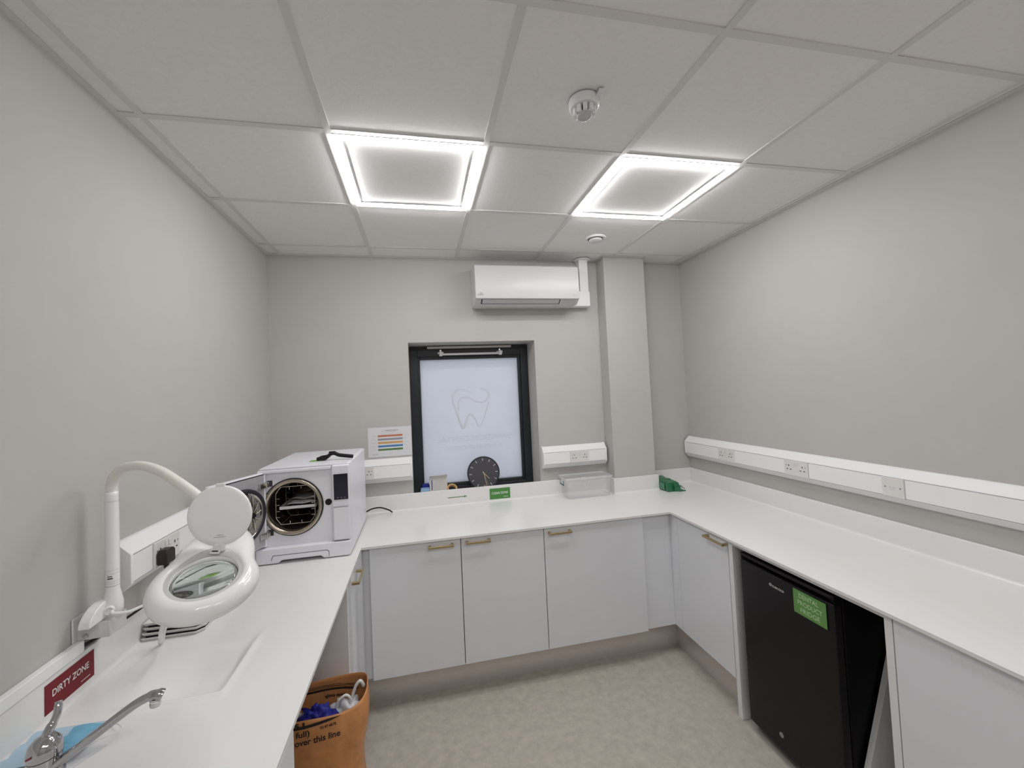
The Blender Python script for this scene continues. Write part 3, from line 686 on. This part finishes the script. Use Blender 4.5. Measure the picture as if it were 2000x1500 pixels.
def L(a, b_, c_): return LC + E1 * a + E2 * b_ + LN * c_
ATT = L(-.040, .188, -.012)
goose = bez([(PXY[0], PXY[1], 1.452), (-.914, 1.428, 1.478), (-.898, 1.418, 1.503), (-.862, 1.395, 1.524), (-.796, 1.357, 1.531), (-.733, 1.325, 1.517), (-.673, 1.295, 1.487), (-.608, 1.272, 1.442), (-.572, 1.268, 1.40), ATT + Vector((-.004, .004, .012))], 10)
obj('gooseneck', B().tube(goose, .0135, 16), 'hose', lp, smooth=True)
b = B()
for k in range(9):
    i = 1 + k * 2; q = (goose[i + 1] - goose[i]).normalized()
    b.lathe([(.0136, -.0016), (.0146, 0), (.0136, .0016)], goose[i], q, 18)
obj('corrugation', b, 'hose', lp, smooth=True)
# head: teardrop ring body lofted from nested outlines
def outline(t):      # angle from the lens centre, 0 = E1 axis
    ca, sa = math.cos(t), math.sin(t)
    r = .112
    nx, ny = math.sin(-.20), math.cos(-.20)          # neck direction
    d = max(0, ca * nx + sa * ny); r2 = r + .105 * d ** 5 - .02 * d ** 2 * (1 - d ** 3)
    return r2 * ca, r2 * sa
N = 72
rings = [(.0, .0665, -.004, 0), (.0, .0665, .004, 0), (.12, .073, .0055, 0), (.20, .078, .0065, 0), (.25, .080, .0100, 0), (.45, .09, .0125, 0), (.78, 0, .006, 0), (.95, 0, -.006, 0), (1.0, 0, -.016, 0), (.95, 0, -.028, 0), (.75, 0, -.036, 0), (.35, 0, -.037, 0), (.05, 0, -.034, 0), (0, .0665, -.030, 0)]
def head_ring(f, c_):
    out = []
    for k in range(N):
        t = 2 * PI * k / N; ox, oy = outline(t); ix, iy = .0665 * math.cos(t), .0665 * math.sin(t)
        out.append(L(ix + (ox - ix) * f, iy + (oy - iy) * f, c_))
    return out
b = B(); RR = [(f, c_) for f, _, c_, _ in rings]
for f, c_ in RR: b.v += head_ring(f, c_)
for i in range(len(RR)):
    j = (i + 1) % len(RR)
    for k in range(N): q = (k + 1) % N; b.f.append([i * N + k, i * N + q, j * N + q, j * N + k])
head = obj('head', b, 'gloss', lp, smooth=True)
b = B()
for f, c_ in ((.02, .0062), (.235, .0082)): b.v += head_ring(f, c_)
b.f = [[k, (k + 1) % N, N + (k + 1) % N, N + k] for k in range(N)]
obj('lens_deck', b, 'deck', head)
obj('neck', B().tube([L(-.026, .125, -.013), ATT], [.040, .020], 20), 'gloss', lp, smooth=True)
prof = [(r, .0075 * (1 - (r / .0665) ** 2)) for r in [.0665 * k / 8 for k in range(9)]] + [(r, -.004 - .0075 * (1 - (r / .0665) ** 2)) for r in [.0665 * k / 8 for k in range(8, -1, -1)]]
obj('lens', B().lathe(prof, LC - LN * .006, LN, 48), 'glass', lp, smooth=True)
LDN = Vector((-.0396, -.9988, .0287)).normalized(); LDX = Vector((1, -.04, 0)).normalized(); LDU = LDX.cross(LDN) if False else Vector((0.002, .0287, .9996)).normalized()
LDC = Vector((-.5184, 1.180, 1.4112))
lid = obj('lid', B().lathe([(0, .006), (.060, .0058), (.0735, .004), (.0770, .000), (.0755, -.003), (.060, -.001), (0, 0)], LDC, LDN, 56), 'lid', lp, smooth=True)
obj('lid_catch', B().obox(LDC + LDU * .0765 + LDX * .002, LDX * .011, LDN * .004, LDU * .006), 'gloss', lid, bevel=.003)
obj('vent_slit', B().obox(LDC - LDU * .053 + LDX * .002 + LDN * .0062, LDX * .013, LDN * .0006, LDU * .0009).obox(LDC - LDU * .048 + LDX * .002 + LDN * .0062, LDX * .008, LDN * .0006, LDU * .0009), 'deck', lid)
hg = LDC - LDU * .079
obj('lid_hinge', B().obox(hg + LDN * .002, LDX * .012, LDN * .010, LDU * .010), 'gloss', lp, bevel=.003)
obj('hinge_clip', B().obox(L(-.012, .080, .013), E1 * .011, E2 * .012, LN * .003), 'gloss', lp, bevel=.002)
obj('clip_slot', B().obox(L(-.012, .073, .0162), E1 * .007, E2 * .0022, LN * .0008), 'gap', lp)
obj('lamp_cord', B().tube(bez([(PXY[0] + .014, 1.402, 1.112), (-.895, 1.40, 1.105), (-.865, 1.41, 1.100), (-.835, 1.43, 1.105), (-.805, 1.45, 1.105), (-.80, 1.50, 1.06), (-.835, 1.545, 1.00), (-.868, 1.575, .95), (-.884, 1.590, .909), (-.878, 1.592, .915), (-.862, 1.572, .955), (-.830, 1.54, 1.005), (-.80, 1.49, 1.05), (-.77, 1.42, 1.10), (-.70, 1.33, 1.15)], 8), .0045, 8), 'gloss', lp, smooth=True)
obj('cord_bundle', B().tube(bez([(-.858, 1.560, .985), (-.872, 1.572, .95), (-.880, 1.582, .912)], 5), .0072, 10), 'gloss', lp, smooth=True)
# clear sleeve round the bracket
def slv(u, v):
    a = PI * (.15 + 1.1 * u); k = .006 * math.sin(11 * u + 3 * v)
    return (-.935 - (.040 + k) * math.cos(a), 1.352 + .045 * v + .012 * math.sin(7 * u), 1.072 + (.062 + k) * math.sin(a))
obj('clear_sleeve', B().grid(slv, 18, 6), 'film', lp, smooth=True)

# instrument trays stacked under the lamp
for k, (dx, dy, rz, z) in enumerate([(0, 0, 0, .0), (.004, .002, -.02, .0145), (.010, .004, -.055, .0295), (.004, .010, -.02, .0445)]):
    lbl = ['grey metal instrument tray at the bottom of the stack under the lamp', 'grey metal instrument tray second from the bottom of the stack under the lamp', 'crooked grey metal instrument tray second from the top of the stack under the lamp', 'grey metal instrument tray on top of the stack under the lamp'][k]
    t = thing('instrument_tray', lbl, 'tray', (-.870 + dx, 1.76 + dy, WZ + .0005 + z), 'stacked instrument trays')
    o = Vector((-.870 + dx, 1.76 + dy, WZ + .0005 + z)); ca, sa = math.cos(rz), math.sin(rz)
    def pl(x, y, z_): return o + Vector((x * ca - y * sa, x * sa + y * ca, z_))
    def rect(hx, hy, z_): return [pl(-hx, -hy, z_), pl(hx - .02, -hy, z_), pl(hx, -hy + .02, z_), pl(hx, hy, z_), pl(-hx, hy, z_)]
    b = B(); R4 = [rect(.090, .130, 0), rect(.094, .136, .0105), rect(.092, .134, .011), rect(.086, .128, .0022)]
    for r in R4: b.v += r
    for i in range(3):
        for q in range(5): b.f.append([i * 5 + q, i * 5 + (q + 1) % 5, i * 5 + 5 + (q + 1) % 5, i * 5 + 5 + q])
    b.f += [[0, 1, 2, 3, 4], [15, 16, 17, 18, 19]]
    obj('tray_pan', b, 'traymetal', t)
    if k < 3: obj('gap_shade', B().add([p for h in (.0026, .0135 + .0008 * (k % 2)) for p in rect(.084, .124, h)], [[0, 1, 2, 3, 4], [5, 6, 7, 8, 9]] + [[q, (q + 1) % 5, 5 + (q + 1) % 5, 5 + q] for q in range(5)]), 'blackgap', t)  # black block puts the shade of the gap between trays into colour
tag(obj('sponge_pad', B().box(-.905, -.850, 1.80, 1.87, WZ + .0585, WZ + .067), 'lime', bevel=.004, org=(-.88, 1.83, .946)), 'bright green pad seen through the magnifier lens', 'pad')

# ------------------------------------------------------------------ tap, mask, paper by the basin
tp = thing('mixer_tap', 'chrome single-lever mixer tap with long spout beside the basin', 'tap', (-.842, 1.100, WZ))
TC = (-.836, 1.100, WZ)
obj('tap_body', B().lathe([(.032, .0005), (.032, .004), (.0285, .008), (.0275, .030), (.0285, .046)], TC, n=32), 'chrome', tp, smooth=True)
obj('body_seam', B().lathe([(.0283, .046), (.0283, .048)], TC, n=32), 'black', tp)
dome = obj('lever_dome', B().lathe([(.0290, .048), (.0292, .060), (.026, .074), (.018, .084), (.008, .088), (0, .089)], TC, n=32), 'chrome', tp, smooth=True)
obj('lever', B().tube(bez([(-.836, 1.098, .972), (-.834, 1.104, .990), (-.831, 1.114, 1.004), (-.829, 1.122, 1.018), (-.831, 1.128, 1.034), (-.832, 1.130, 1.040)], 6), [.009] * 12 + [.0075] * 12 + [.0065] * 7, 12), 'chrome', tp, smooth=True)
obj('temperature_mark', B().obox((-.8455, 1.0730, .9615), (.006, -.002, .003), (0, .001, .0), (0, 0, .0022)), 'redmark', tp)
obj('spout', B().tube(bez([(-.828, 1.092, .918), (-.790, 1.096, .940), (-.740, 1.100, .972), (-.690, 1.106, 1.004), (-.665, 1.110, 1.018), (-.643, 1.114, 1.025), (-.628, 1.117, 1.024), (-.620, 1.119, 1.020)], 6), [.0095] * 24 + [.0095] * 6 + [.0110] * 6 + [.0125] * 7, 16), 'chrome', tp, smooth=True)
obj('aerator', B().lathe([(0, 0), (.0100, 0), (.0108, .004), (.0108, .018)], (-.634, 1.116, 1.001), (.1, 0, 1), 18), 'steel', tp, smooth=True)
obj('nozzle_ring', B().lathe([(.0112, 0), (.0112, .003)], (-.633, 1.116, 1.0125), (.1, 0, 1), 18), 'white', tp)
# pleated mask
mk = thing('face_mask', 'light blue pleated face mask lying flat behind the tap', 'mask', (-.90, 1.19, WZ))
mo, mu, mv = Vector((-.966, 1.138, WZ)), Vector((.166, -.006, 0)), Vector((.004, .106, 0))
def msk(u, v):
    z = .0022 + .0060 * abs(math.sin(v * 2.5 * PI + .4)) + .006 * math.exp(-((u - .75) / .12) ** 2) * math.sin(PI * v)
    z += .010 * u * u * (1 - v)
    return mo + mu * u + mv * v + Vector((0, 0, z))
obj('mask_panel', B().grid(msk, 20, 29), 'mask', mk, solid=.0015)
def msk2(u, v): return msk(.52 + .48 * u, .08 + .84 * v) + Vector((0, 0, .0022 + .002 * math.sin(6 * u)))
obj('outer_layer', B().grid(msk2, 12, 29), 'maskd', mk, solid=.001)
obj('ear_loop', B().tube(bez([msk(1, .05), msk(1, .05) + Vector((.03, .02, .004)), msk(1, .5) + Vector((.05, .005, .002)), msk(1, .95)], 8), .0013, 6), 'print', mk)
tag(obj('paper_sheet', B().add([(-.800, 1.095, WZ + .0012), (-.760, 1.160, WZ + .0014), (-.805, 1.175, WZ + .0014), (-.840, 1.150, WZ + .0012), (-.800, 1.095, WZ + .0004), (-.760, 1.160, WZ + .0004), (-.805, 1.175, WZ + .0004), (-.840, 1.150, WZ + .0004)], [(0, 1, 2, 3), (4, 5, 6, 7), (0, 1, 5, 4), (1, 2, 6, 5), (2, 3, 7, 6), (3, 0, 4, 7)]), 'paper', org=(-.79, 1.12, WZ)), 'thin white slip of paper under the tap spout', 'paper')

# ------------------------------------------------------------------ signs, poster
sg = thing('red_sign', 'dark red DIRTY ZONE sign stuck on the upstand above the tap', 'sign', (XL + UT, 1.352, .96), 'zone signs on the upstands')
sx = XL + UT + .0016
obj('plate', B().box(XL + UT + .0003, sx, 1.273, 1.431, .923, .997), 'red', sg)
lettering('DIRTY ZONE', .0245, (sx + .0004, 1.352, .965), (0, 1, 0), (0, 0, 1), 'print', sg, bold=.0004, width=.118)
obj('small_print', B().box(sx + .0001, sx + .0004, 1.384, 1.416, .9335, .9352), 'print', sg)
sg = thing('green_sign', 'green CLEAN ZONE sign stuck on the upstand under the window', 'sign', (.551, YB - UT, .95), 'zone signs on the upstands')
sy = YB - UT - .0016
obj('plate', B().box(.474, .627, sy, YB - UT - .0003, .914, .991), 'green', sg)
lettering('CLEAN ZONE', .0225, (.549, sy - .0004, .956), (1, 0, 0), (0, 0, 1), 'print', sg, bold=.0004, width=.121)
obj('small_print', B().box(.575, .612, sy - .0004, sy - .0001, .926, .929), 'print', sg)
tag(obj('arrow_sticker', B().prism([(0, -.0022), (.118, -.0022), (.115, -.007), (.138, 0), (.115, .007), (.118, .0022), (0, .0022)], (.170, YB - UT - .0012, .9555), (1, 0, 0), (0, 0, 1), (0, .0009, 0)), 'gn', org=(.24, YB - UT, .955)), 'thin dark green arrow sticker left of the green sign', 'sticker')
po = thing('notice_sheet', 'white notice with five coloured bars above the trunking', 'notice', (-.22, YB, 1.38))
py = YB - .0022
obj('sheet', B().box(-.367, -.070, py, YB - .0004, 1.279, 1.486), 'paper', po)
for k, c in enumerate(('o', 'gy', 'y', 'b', 'gn')):
    z = 1.4255 - .0240 * k
    obj('coloured_bar', B().box(-.300, -.131, py - .0005, py - .0001, z - .0065, z + .0065), c, po)
lettering('SWINDON DENTAL', .0105, (-.205, py - .0004, 1.4625), (1, 0, 0), (0, 0, 1), 'inkg', po, bold=.0003)
lettering('& IMPLANT CLINIC', .0075, (-.205, py - .0004, 1.4535), (1, 0, 0), (0, 0, 1), 'inkg', po)
obj('tooth_mark', B().lathe([(.0045, -.0003), (.0065, -.0003), (.0065, .0003), (.0045, .0003)], (-.2655, py - .0003, 1.458), (0, 1, 0), 14), 'inkl', po)
b = B()
for k in range(5):
    z = 1.4255 - .024 * k
    b.box(-.338, -.312, py - .0004, py - .0001, z - .001, z + .0005); b.box(-.119, -.092, py - .0004, py - .0001, z - .001, z + .0005)
b.box(-.28, -.15, py - .0004, py - .0001, 1.4395, 1.4410); b.box(-.338, -.30, py - .0004, py - .0001, 1.2955, 1.3005); b.box(-.225, -.205, py - .0004, py - .0001, 1.2975, 1.2995)
obj('fine_print', b, 'inkl', po)

# ------------------------------------------------------------------ things on the window sill
SZ = OZ0 + .0045
ck = thing('wall_clock', 'round dark wall clock leaning on the frosted window', 'clock', (.458, 3.10, SZ))
cc0 = Vector((.460, 3.098, 1.079)); cn = Vector((-.0, -1, .10)).normalized(); cu = Vector((0, .10, 1)).normalized(); cx_ = Vector((1, 0, 0)); CRD = .1255
rot = math.radians(2)
cux = cx_ * math.cos(rot) + cu * math.sin(rot); cuu = cu * math.cos(rot) - cx_ * math.sin(rot)
obj('rim', B().lathe([(0, -.030), (CRD - .004, -.030), (CRD, -.026), (CRD, .003), (CRD - .002, .005), (CRD - .005, .004), (CRD - .006, .0)], cc0, cn, 64), 'clockrim', ck, smooth=True)
obj('dial', B().lathe([(0, .0), (CRD - .0055, .0), (CRD - .0055, -.004), (0, -.004)], cc0, cn, 64), 'clock', ck)
for k in range(12):
    a = PI / 2 - k * PI / 6; d = cux * math.cos(a) + cuu * math.sin(a); q = cn.cross(d)
    obj('hour_marker', B().obox(cc0 + d * (CRD - .024) + cn * .0009, d * .0095, q * .0018, cn * .0006), 'print', ck)
def hand(ang, Ln, wd_, nm):
    a = math.radians(90 - ang); d = cux * math.cos(a) + cuu * math.sin(a); q = cn.cross(d)
    obj(nm, B().obox(cc0 + d * (Ln / 2 - .006) + cn * .0022, d * (Ln / 2 + .006), q * wd_, cn * .0006), 'gold', ck)
hand(139, .062, .0022, 'hour_hand'); hand(171, .105, .0017, 'minute_hand'); hand(163, .105, .0007, 'second_hand')
obj('hand_pivot', B().lathe([(0, .004), (.005, .004), (.005, 0)], cc0, cn, 16), 'gold', ck)
bx = thing('medicine_carton', 'small cream carton with blue stripe standing on the window sill', 'carton', (.112, 3.10, SZ))
obj('carton_body', B().box(.046, .178, 3.085, 3.145, SZ + .0, 1.083), 'carton', bx, bevel=.001)
obj('blue_stripe', B().box(.060, .066, 3.0843, 3.0849, .985, 1.06), 'dkblue', bx)
b = B()
for k in range(7): b.box(.078, .078 + .075 - .012 * (k % 3), 3.0843, 3.0849, 1.055 - .011 * k, 1.0562 - .011 * k)
obj('printing', b, 'inkl', bx)
obj('open_flap', B().add([(.046, 3.085, 1.0835), (.178, 3.085, 1.0835), (.175, 3.060, 1.097), (.050, 3.062, 1.094), (.046, 3.085, 1.0845), (.178, 3.085, 1.0845), (.175, 3.060, 1.098), (.050, 3.062, 1.095)], [(0, 1, 2, 3), (4, 5, 6, 7), (0, 1, 5, 4), (1, 2, 6, 5), (2, 3, 7, 6), (3, 0, 4, 7)]), 'carton', bx)
lb = thing('light_blue_carton', 'light blue carton lying at the left end of the window sill', 'carton', (.015, 3.08, SZ))
obj('carton_body', B().box(-.020, .043, 3.045, 3.12, SZ, 1.003), 'ltblue', lb, bevel=.003)
obj('white_band', B().box(-.0205, .0435, 3.0444, 3.0449, .972, .985), 'paper', lb)
tag(obj('dark_blue_carton', B().box(-.008, .042, 3.122, 3.155, SZ, 1.028), 'dkblue', bevel=.003, org=(.017, 3.14, SZ)), 'dark blue carton standing behind the light blue one on the sill', 'carton')
tag(obj('tape_roll', B().lathe([(.028, -.010), (.038, -.010), (.038, .010), (.028, .010)], (.212, 3.080, SZ + .0315), (.1, -.66, .75), 32, closed=True), 'tan', smooth=False, org=(.212, 3.075, SZ)), 'tan roll of tape standing on the window sill beside the carton', 'tape')

# ------------------------------------------------------------------ clear box and green packet on the back worktop
cb_ = thing('storage_box', 'empty clear plastic storage box under the short trunking', 'box', (1.18, 2.86, WZ))
BO = Vector((1.185, 2.848, WZ + .0008))
def rr(hx, hy, z, r=.02, n=5):
    P = []
    for (sx_, sy_, a0) in ((1, 1, 0), (-1, 1, PI / 2), (-1, -1, PI), (1, -1, 3 * PI / 2)):
        for k in range(n):
            a = a0 + k * PI / 2 / (n - 1); P.append(BO + Vector((sx_ * (hx - r) + r * math.cos(a), sy_ * (hy - r) + r * math.sin(a), z)))
    return P
b = B(); LV = [(.160, .070, 0), (.164, .074, .006), (.172, .081, .130), (.172, .081, .136), (.182, .087, .137), (.182, .087, .147)]
for h in LV: b.v += rr(*h)
K = 20
for i in range(len(LV) - 1):
    for k in range(K): b.f.append([i * K + k, i * K + (k + 1) % K, (i + 1) * K + (k + 1) % K, (i + 1) * K + k])
b.f.append(list(range(K)))
obj('box_shell', b, 'clear', cb_, solid=.0022)
b = B(); LR = [(.1845, .0895, .138), (.1845, .0895, .148), (.1795, .0845, .148), (.1795, .0845, .138)]
for h in LR: b.v += rr(*h)
for i in range(4):
    for k in range(K): b.f.append([i * K + k, i * K + (k + 1) % K, ((i + 1) % 4) * K + (k + 1) % K, ((i + 1) % 4) * K + k])
obj('box_rim', b, 'clearrim', cb_)
cl_ = obj('side_clip', B().box(1.000, 1.0035, 2.812, 2.815, 1.0, 1.028).box(1.000, 1.0035, 2.882, 2.885, 1.0, 1.028).box(.999, 1.005, 2.812, 2.885, .993, 1.001), 'tealclear', cb_)
obj('front_tab', B().box(1.115, 1.150, 2.7535, 2.758, 1.036, 1.056), 'clearrim', cb_)
obj('label_plate', B().box(1.155, 1.185, 2.7655, 2.767, 1.008, 1.024), 'paper', cb_)
obj('label_mark', B().box(1.160, 1.180, 2.7648, 2.7654, 1.0145, 1.0175), 'inkg', cb_)
gp = thing('green_packet', 'crumpled dark green packet in the corner beside the pillar', 'packet', (1.83, 2.78, WZ))
def pk(u, v):
    a = 2 * PI * (u + 1 / 56); ca, sa = math.cos(a), math.sin(a)
    sq = lambda c: math.copysign(abs(c) ** .22, c)
    q = noise.noise(Vector((9 * u, 7 * v, 3.3))) ; q2 = noise.noise(Vector((13 * u, 11 * v, 8.1)))
    y = 2.703 + .222 * v + .012 * (sa > 0) * (1 - v); hx = .056; hz = .031 + .006 * v
    x = 1.828 + hx * sq(ca) + .005 * q - .012 * v
    z = WZ + .0012 + hz + hz * sq(sa) + (.010 * q2 if sa > .3 else 0)
    if ca > .3 and sa > 0: x -= .010 * (1 - v)
    return (x, y + .006 * q2, max(z, WZ + .0008))
b = B().grid(pk, 28, 12, cu=True); b.f += [list(range(28))[::-1], list(range(11 * 28, 12 * 28))]
obj('packet_body', b, 'packet', gp)
def flp(u, v): return (1.822 + .086 * u, 2.699 - .012 * u - .006 * math.sin(PI * v) + .004 * math.sin(9 * u), WZ + .0012 + (.058 * (1 - u) ** 2.2 + .006) * v)
obj('torn_flap', B().grid(flp, 12, 6), 'packet', gp, solid=.002)
obj('side_label', B().box(1.7655, 1.7672, 2.735, 2.90, WZ + .010, WZ + .056), 'packetl', gp)
tag(obj('tissue', B().grid(lambda u, v: (1.885 + .035 * u, 2.705 + .05 * v, WZ + .012 + .030 * (1 - u) * (1 - .4 * v) + .003 * math.sin(9 * u + 7 * v)), 10, 8), 'print', solid=.0015, smooth=True, org=(1.89, 2.71, WZ)), 'white tissue poking out of the green packet', 'tissue')

# ------------------------------------------------------------------ fridge and the board beside it
fr = thing('mini_fridge', 'black under-counter fridge with green label between white panels', 'fridge', (1.75, 1.52, 0))
FX, F0, F1 = 1.518, 1.292, 1.752
obj('cabinet_body', B().box(FX + .048, 2.02, F0, F1, .022, .850), 'fridgeside', fr, bevel=.006)
def fd(u, v):      # door front, slightly bowed
    y = F0 + (F1 - F0) * u
    return (FX + .010 - .010 * math.sin(PI * u) ** .6, y, .050 + v * .775)
dz0, dz1 = .048, .822
P = [(y, FX + .006 - .006 * math.sin(PI * (y - F0) / (F1 - F0)) ** .5) for y in [F0 + (F1 - F0) * k / 16 for k in range(17)]]
poly = [(y, x) for y, x in P] + [(F1, FX + .044), (F0, FX + .044)]
door = obj('fridge_door', B().prism(poly, (0, 0, dz0), (0, 1, 0), (1, 0, 0), (0, 0, dz1 - dz0)), 'fridge', fr, bevel=.005)
P2 = [(y, FX + .012 + .022 * (1 - abs(2 * (y - F0) / (F1 - F0) - 1) ** 4)) for y in [F0 + (F1 - F0) * k / 16 for k in range(17)]]
obj('handle_recess', B().prism([(y, x) for y, x in P2] + [(F1, FX + .044), (F0, FX + .044)], (0, 0, dz1), (0, 1, 0), (1, 0, 0), (0, 0, .018)), 'fridgeside', door)
obj('door_cap', B().prism(poly, (0, 0, dz1 + .018), (0, 1, 0), (1, 0, 0), (0, 0, .014)), 'fridge', door, bevel=.004)
obj('door_gasket', B().box(FX + .0445, FX + .0478, F0 + .01, F1 - .01, .06, .84), 'black', fr)
for (x, y) in ((1.60, F0 + .05), (1.60, F1 - .05), (1.98, F0 + .05), (1.98, F1 - .05)):
    obj('foot', B().lathe([(0, .0005), (.016, .0005), (.016, .0215), (0, .0215)], (x, y, 0), n=14), 'black', fr)
obj('lock', B().lathe([(0, .004), (.005, .004), (.010, .003), (.0115, 0)], (FX + .0008, 1.568, .118), (-1, 0, 0), 20), 'chrome', door, smooth=True)
lx = FX - .0006
lettering('SUBCOLD', .0125, (lx, 1.5345, .772), (0, -1, 0), (0, 0, 1), 'bracket', door, bold=.0004, width=.060, name='brand_lettering')
obj('brand_emblem', B().lathe([(.0050, -.0004), (.0068, -.0004), (.0068, .0006), (.0050, .0006)], (lx, 1.5735, .775), (-1, 0, 0), 18, closed=True).box(lx - .0006, lx, 1.569, 1.578, .774, .776), 'bracket', door)
stk = obj('label_sticker', B().box(lx - .0006, lx + .0010, 1.3180, 1.4590, .716, .814), 'greenl', door)
stk['label'] = 'green label reading DENTAL PRODUCT FRIDGE'
for k, wtxt in enumerate(('DENTAL', 'PRODUCT', 'FRIDGE')):
    lettering(wtxt, .026, (lx - .0010, 1.3875 + (.004 if k == 0 else 0), .793 - .0285 * k), (0, -1, 0), (0, 0, 1), 'printg', door, bold=.0002, width=(.084, .105, .083)[k])
# white board leaning beside the fridge
tag(obj('leaning_board', B().prism([(1.522, .001), (1.90, .001), (2.05, .80), (1.815, .80)], (0, 1.262, 0), (1, 0, 0), (0, 0, 1), (0, .020, 0)), 'cabedge', org=(1.7, 1.27, 0)), 'white board leaning back in the gap beside the fridge', 'board')

# ------------------------------------------------------------------ orange waste bag and its contents
wb = thing('waste_bag', 'open orange plastic waste bag with black lettering under the worktop', 'bag', (-.48, 1.75, 0))
BCX, BCY = -.490, 1.752
def bagpt(a, h):           # a: angle, h: 0..1
    ca, sa = math.cos(a), math.sin(a)
    ax = .236 + .012 * math.sin(3 * h * PI) - .020 * (1 - h) ; ay = (.112 - .020 * h)
    e = .62
    x = BCX + ax * math.copysign(abs(ca) ** e, ca); y = BCY + ay * math.copysign(abs(sa) ** (e + .2 * h), sa)
    zt = .514 + .022 * max(0, ca) ** 3 + .012 * math.sin(2 * a) + (.016 if sa > 0 else 0)
    z = .002 + (zt - .002) * h
    nn = noise.noise(Vector((x * 7, y * 9, z * 6))) * .016 * min(1, 3 * h + .1) + .006 * math.sin(9 * x + 14 * z) * (1 - h)
    amp = .35 if sa < -.2 and ca < .55 and h > .7 else 1.0
    y += nn * amp * math.copysign(1, sa) * min(1, abs(sa) * 3); x += nn * .5 * amp * math.copysign(1, ca)
    return Vector((x, y, z))
NA, NH = 96, 36
b = B().grid(lambda u, v: bagpt(2 * PI * u, v), NA, NH, cu=True)
b.f.append(list(range(NA)))
obj('bag_film', b, 'bag', wb, smooth=True, solid=.0012)
def frontwarp(p):          # lay flat print onto the bag's near face
    h = min(1.0, max(0, (p.z - .002) / .50)); best = None
    for k in range(0, 97):
        a = PI + PI * k / 96; q = bagpt(a, h)
        if best is None or abs(q.x - p.x) < abs(best.x - p.x): best = q
    return Vector((p.x, best.y - .0022, p.z))
def bagprint(body, size, x, z, slope, bold=0.0006, m='ink', width=None):
    lettering(body, size, (x, 1.65, z), (1, 0, slope), (0, 0, 1), m, wb, 'LEFT', bold, 'lettering', frontwarp, width=width)
bagprint('ld over this line', .030, -.528, .437, .02, width=.185)
bagprint('(3/4 full)', .028, -.556, .466, .0, width=.108)
bagprint('TO FIT 45LTR', .012, -.412, .474, .04, .0005, width=.058)
b = B()
xs = [-.72 + .38 * k / 24 for k in range(25)]
for k, x in enumerate(xs):
    hw = .0052 * (1 if k < 22 else (24 - k) / 3 + .1)
    for s in (-1, 1): b.v.append(frontwarp(Vector((x, 1.65, .4895 + .010 * max(0, (x + .46) / .12) + s * hw))))
b.f = [[2 * k, 2 * k + 1, 2 * k + 3, 2 * k + 2] for k in range(24)]
obj('black_band', b, 'ink', wb)
bagprint('45 L', .022, -.520, .5005 - .003, .0, .0012, width=.07)
def backwarp(p):
    h = min(1.0, max(0, (p.z - .002) / .516)); best = None
    for k in range(0, 97):
        a = PI * k / 96; q = bagpt(a, h)
        if best is None or abs(q.x - p.x) < abs(best.x - p.x): best = q
    return Vector((p.x, best.y - .0022, p.z))
lettering('one only', .020, (-.395, 1.8, .456), (-1, 0, 0), (0, 0, 1), 'ink', wb, 'CENTER', .0006, 'lettering', backwarp, width=.085)
b = B()
for zc, hw in ((.486, .0045), (.4985, .0012), (.505, .001)):
    k0 = len(b.v)
    for k in range(21):
        for s in (-1, 1): b.v.append(backwarp(Vector((-.66 + .36 * k / 20, 1.8, zc + s * hw))))
    b.f += [[k0 + 2 * k, k0 + 2 * k + 1, k0 + 2 * k + 3, k0 + 2 * k + 2] for k in range(20)]
obj('black_band', b, 'ink', wb)
def lump(c, r, amp, sc, seed, n=(26, 16)):
    def f(u, v):
        t, p = 2 * PI * u, PI * (v * .98 + .01); d = Vector((math.sin(p) * math.cos(t), math.sin(p) * math.sin(t), math.cos(p)))
        k = 1 + amp * noise.noise(d * sc + Vector((seed, 0, 0))) + amp * .5 * noise.noise(d * sc * 2.3 + Vector((0, seed, 0)))
        return Vector(c) + Vector((d.x * r[0], d.y * r[1], d.z * r[2])) * k
    return B().grid(f, n[0], n[1], cu=True)
tag(obj('rubbish_sack', lump((-.50, 1.765, .350), (.17, .062, .105), .45, 2.2, 3.1), 'polybag', smooth=True, org=(-.5, 1.765, .3)), 'crumpled white plastic wrapping filling the orange waste bag', 'plastic bag')
tag(obj('rubber_glove', lump((-.435, 1.715, .468), (.060, .030, .042), .75, 2.8, 8.4), 'glove', smooth=True, org=(-.435, 1.715, .44)), 'crumpled blue glove on top of the rubbish in the orange bag', 'glove')
tag(obj('wrapper', lump((-.468, 1.690, .446), (.036, .018, .020), .6, 3.0, 1.7), 'teal', smooth=True, org=(-.468, 1.692, .42)), 'small teal wrapper below the blue glove in the orange bag', 'wrapper')
cbg = thing('carrier_bag', 'white carrier bag with loop handles in the far corner of the orange bag', 'plastic bag', (-.33, 1.765, .42))
obj('bag_body', lump((-.335, 1.757, .445), (.062, .034, .045), .5, 2.5, 5.5), 'polybag', cbg, smooth=True)
obj('loop_handle', B().tube(bez([(-.375, 1.742, .462), (-.362, 1.745, .500), (-.335, 1.748, .517), (-.318, 1.75, .500), (-.318, 1.752, .470)], 7), .0055, 8), 'print', cbg, smooth=True)
obj('loop_handle', B().tube(bez([(-.318, 1.768, .478), (-.300, 1.772, .528), (-.282, 1.775, .545), (-.268, 1.778, .520)], 7), .0065, 8), 'print', cbg, smooth=True)

for o in bpy.data.objects:
    if o.name.split('.')[0] in ('fine_print', 'pin_holes', 'fixing_screws', 'slots', 'printed_rings', 'button_row', 'printing', 'corrugation', 'model_marking', 'marking', 'rating_label', 'vent_slit', 'logo_mark', 'flap_gap'):
        o['kind'] = 'stuff'
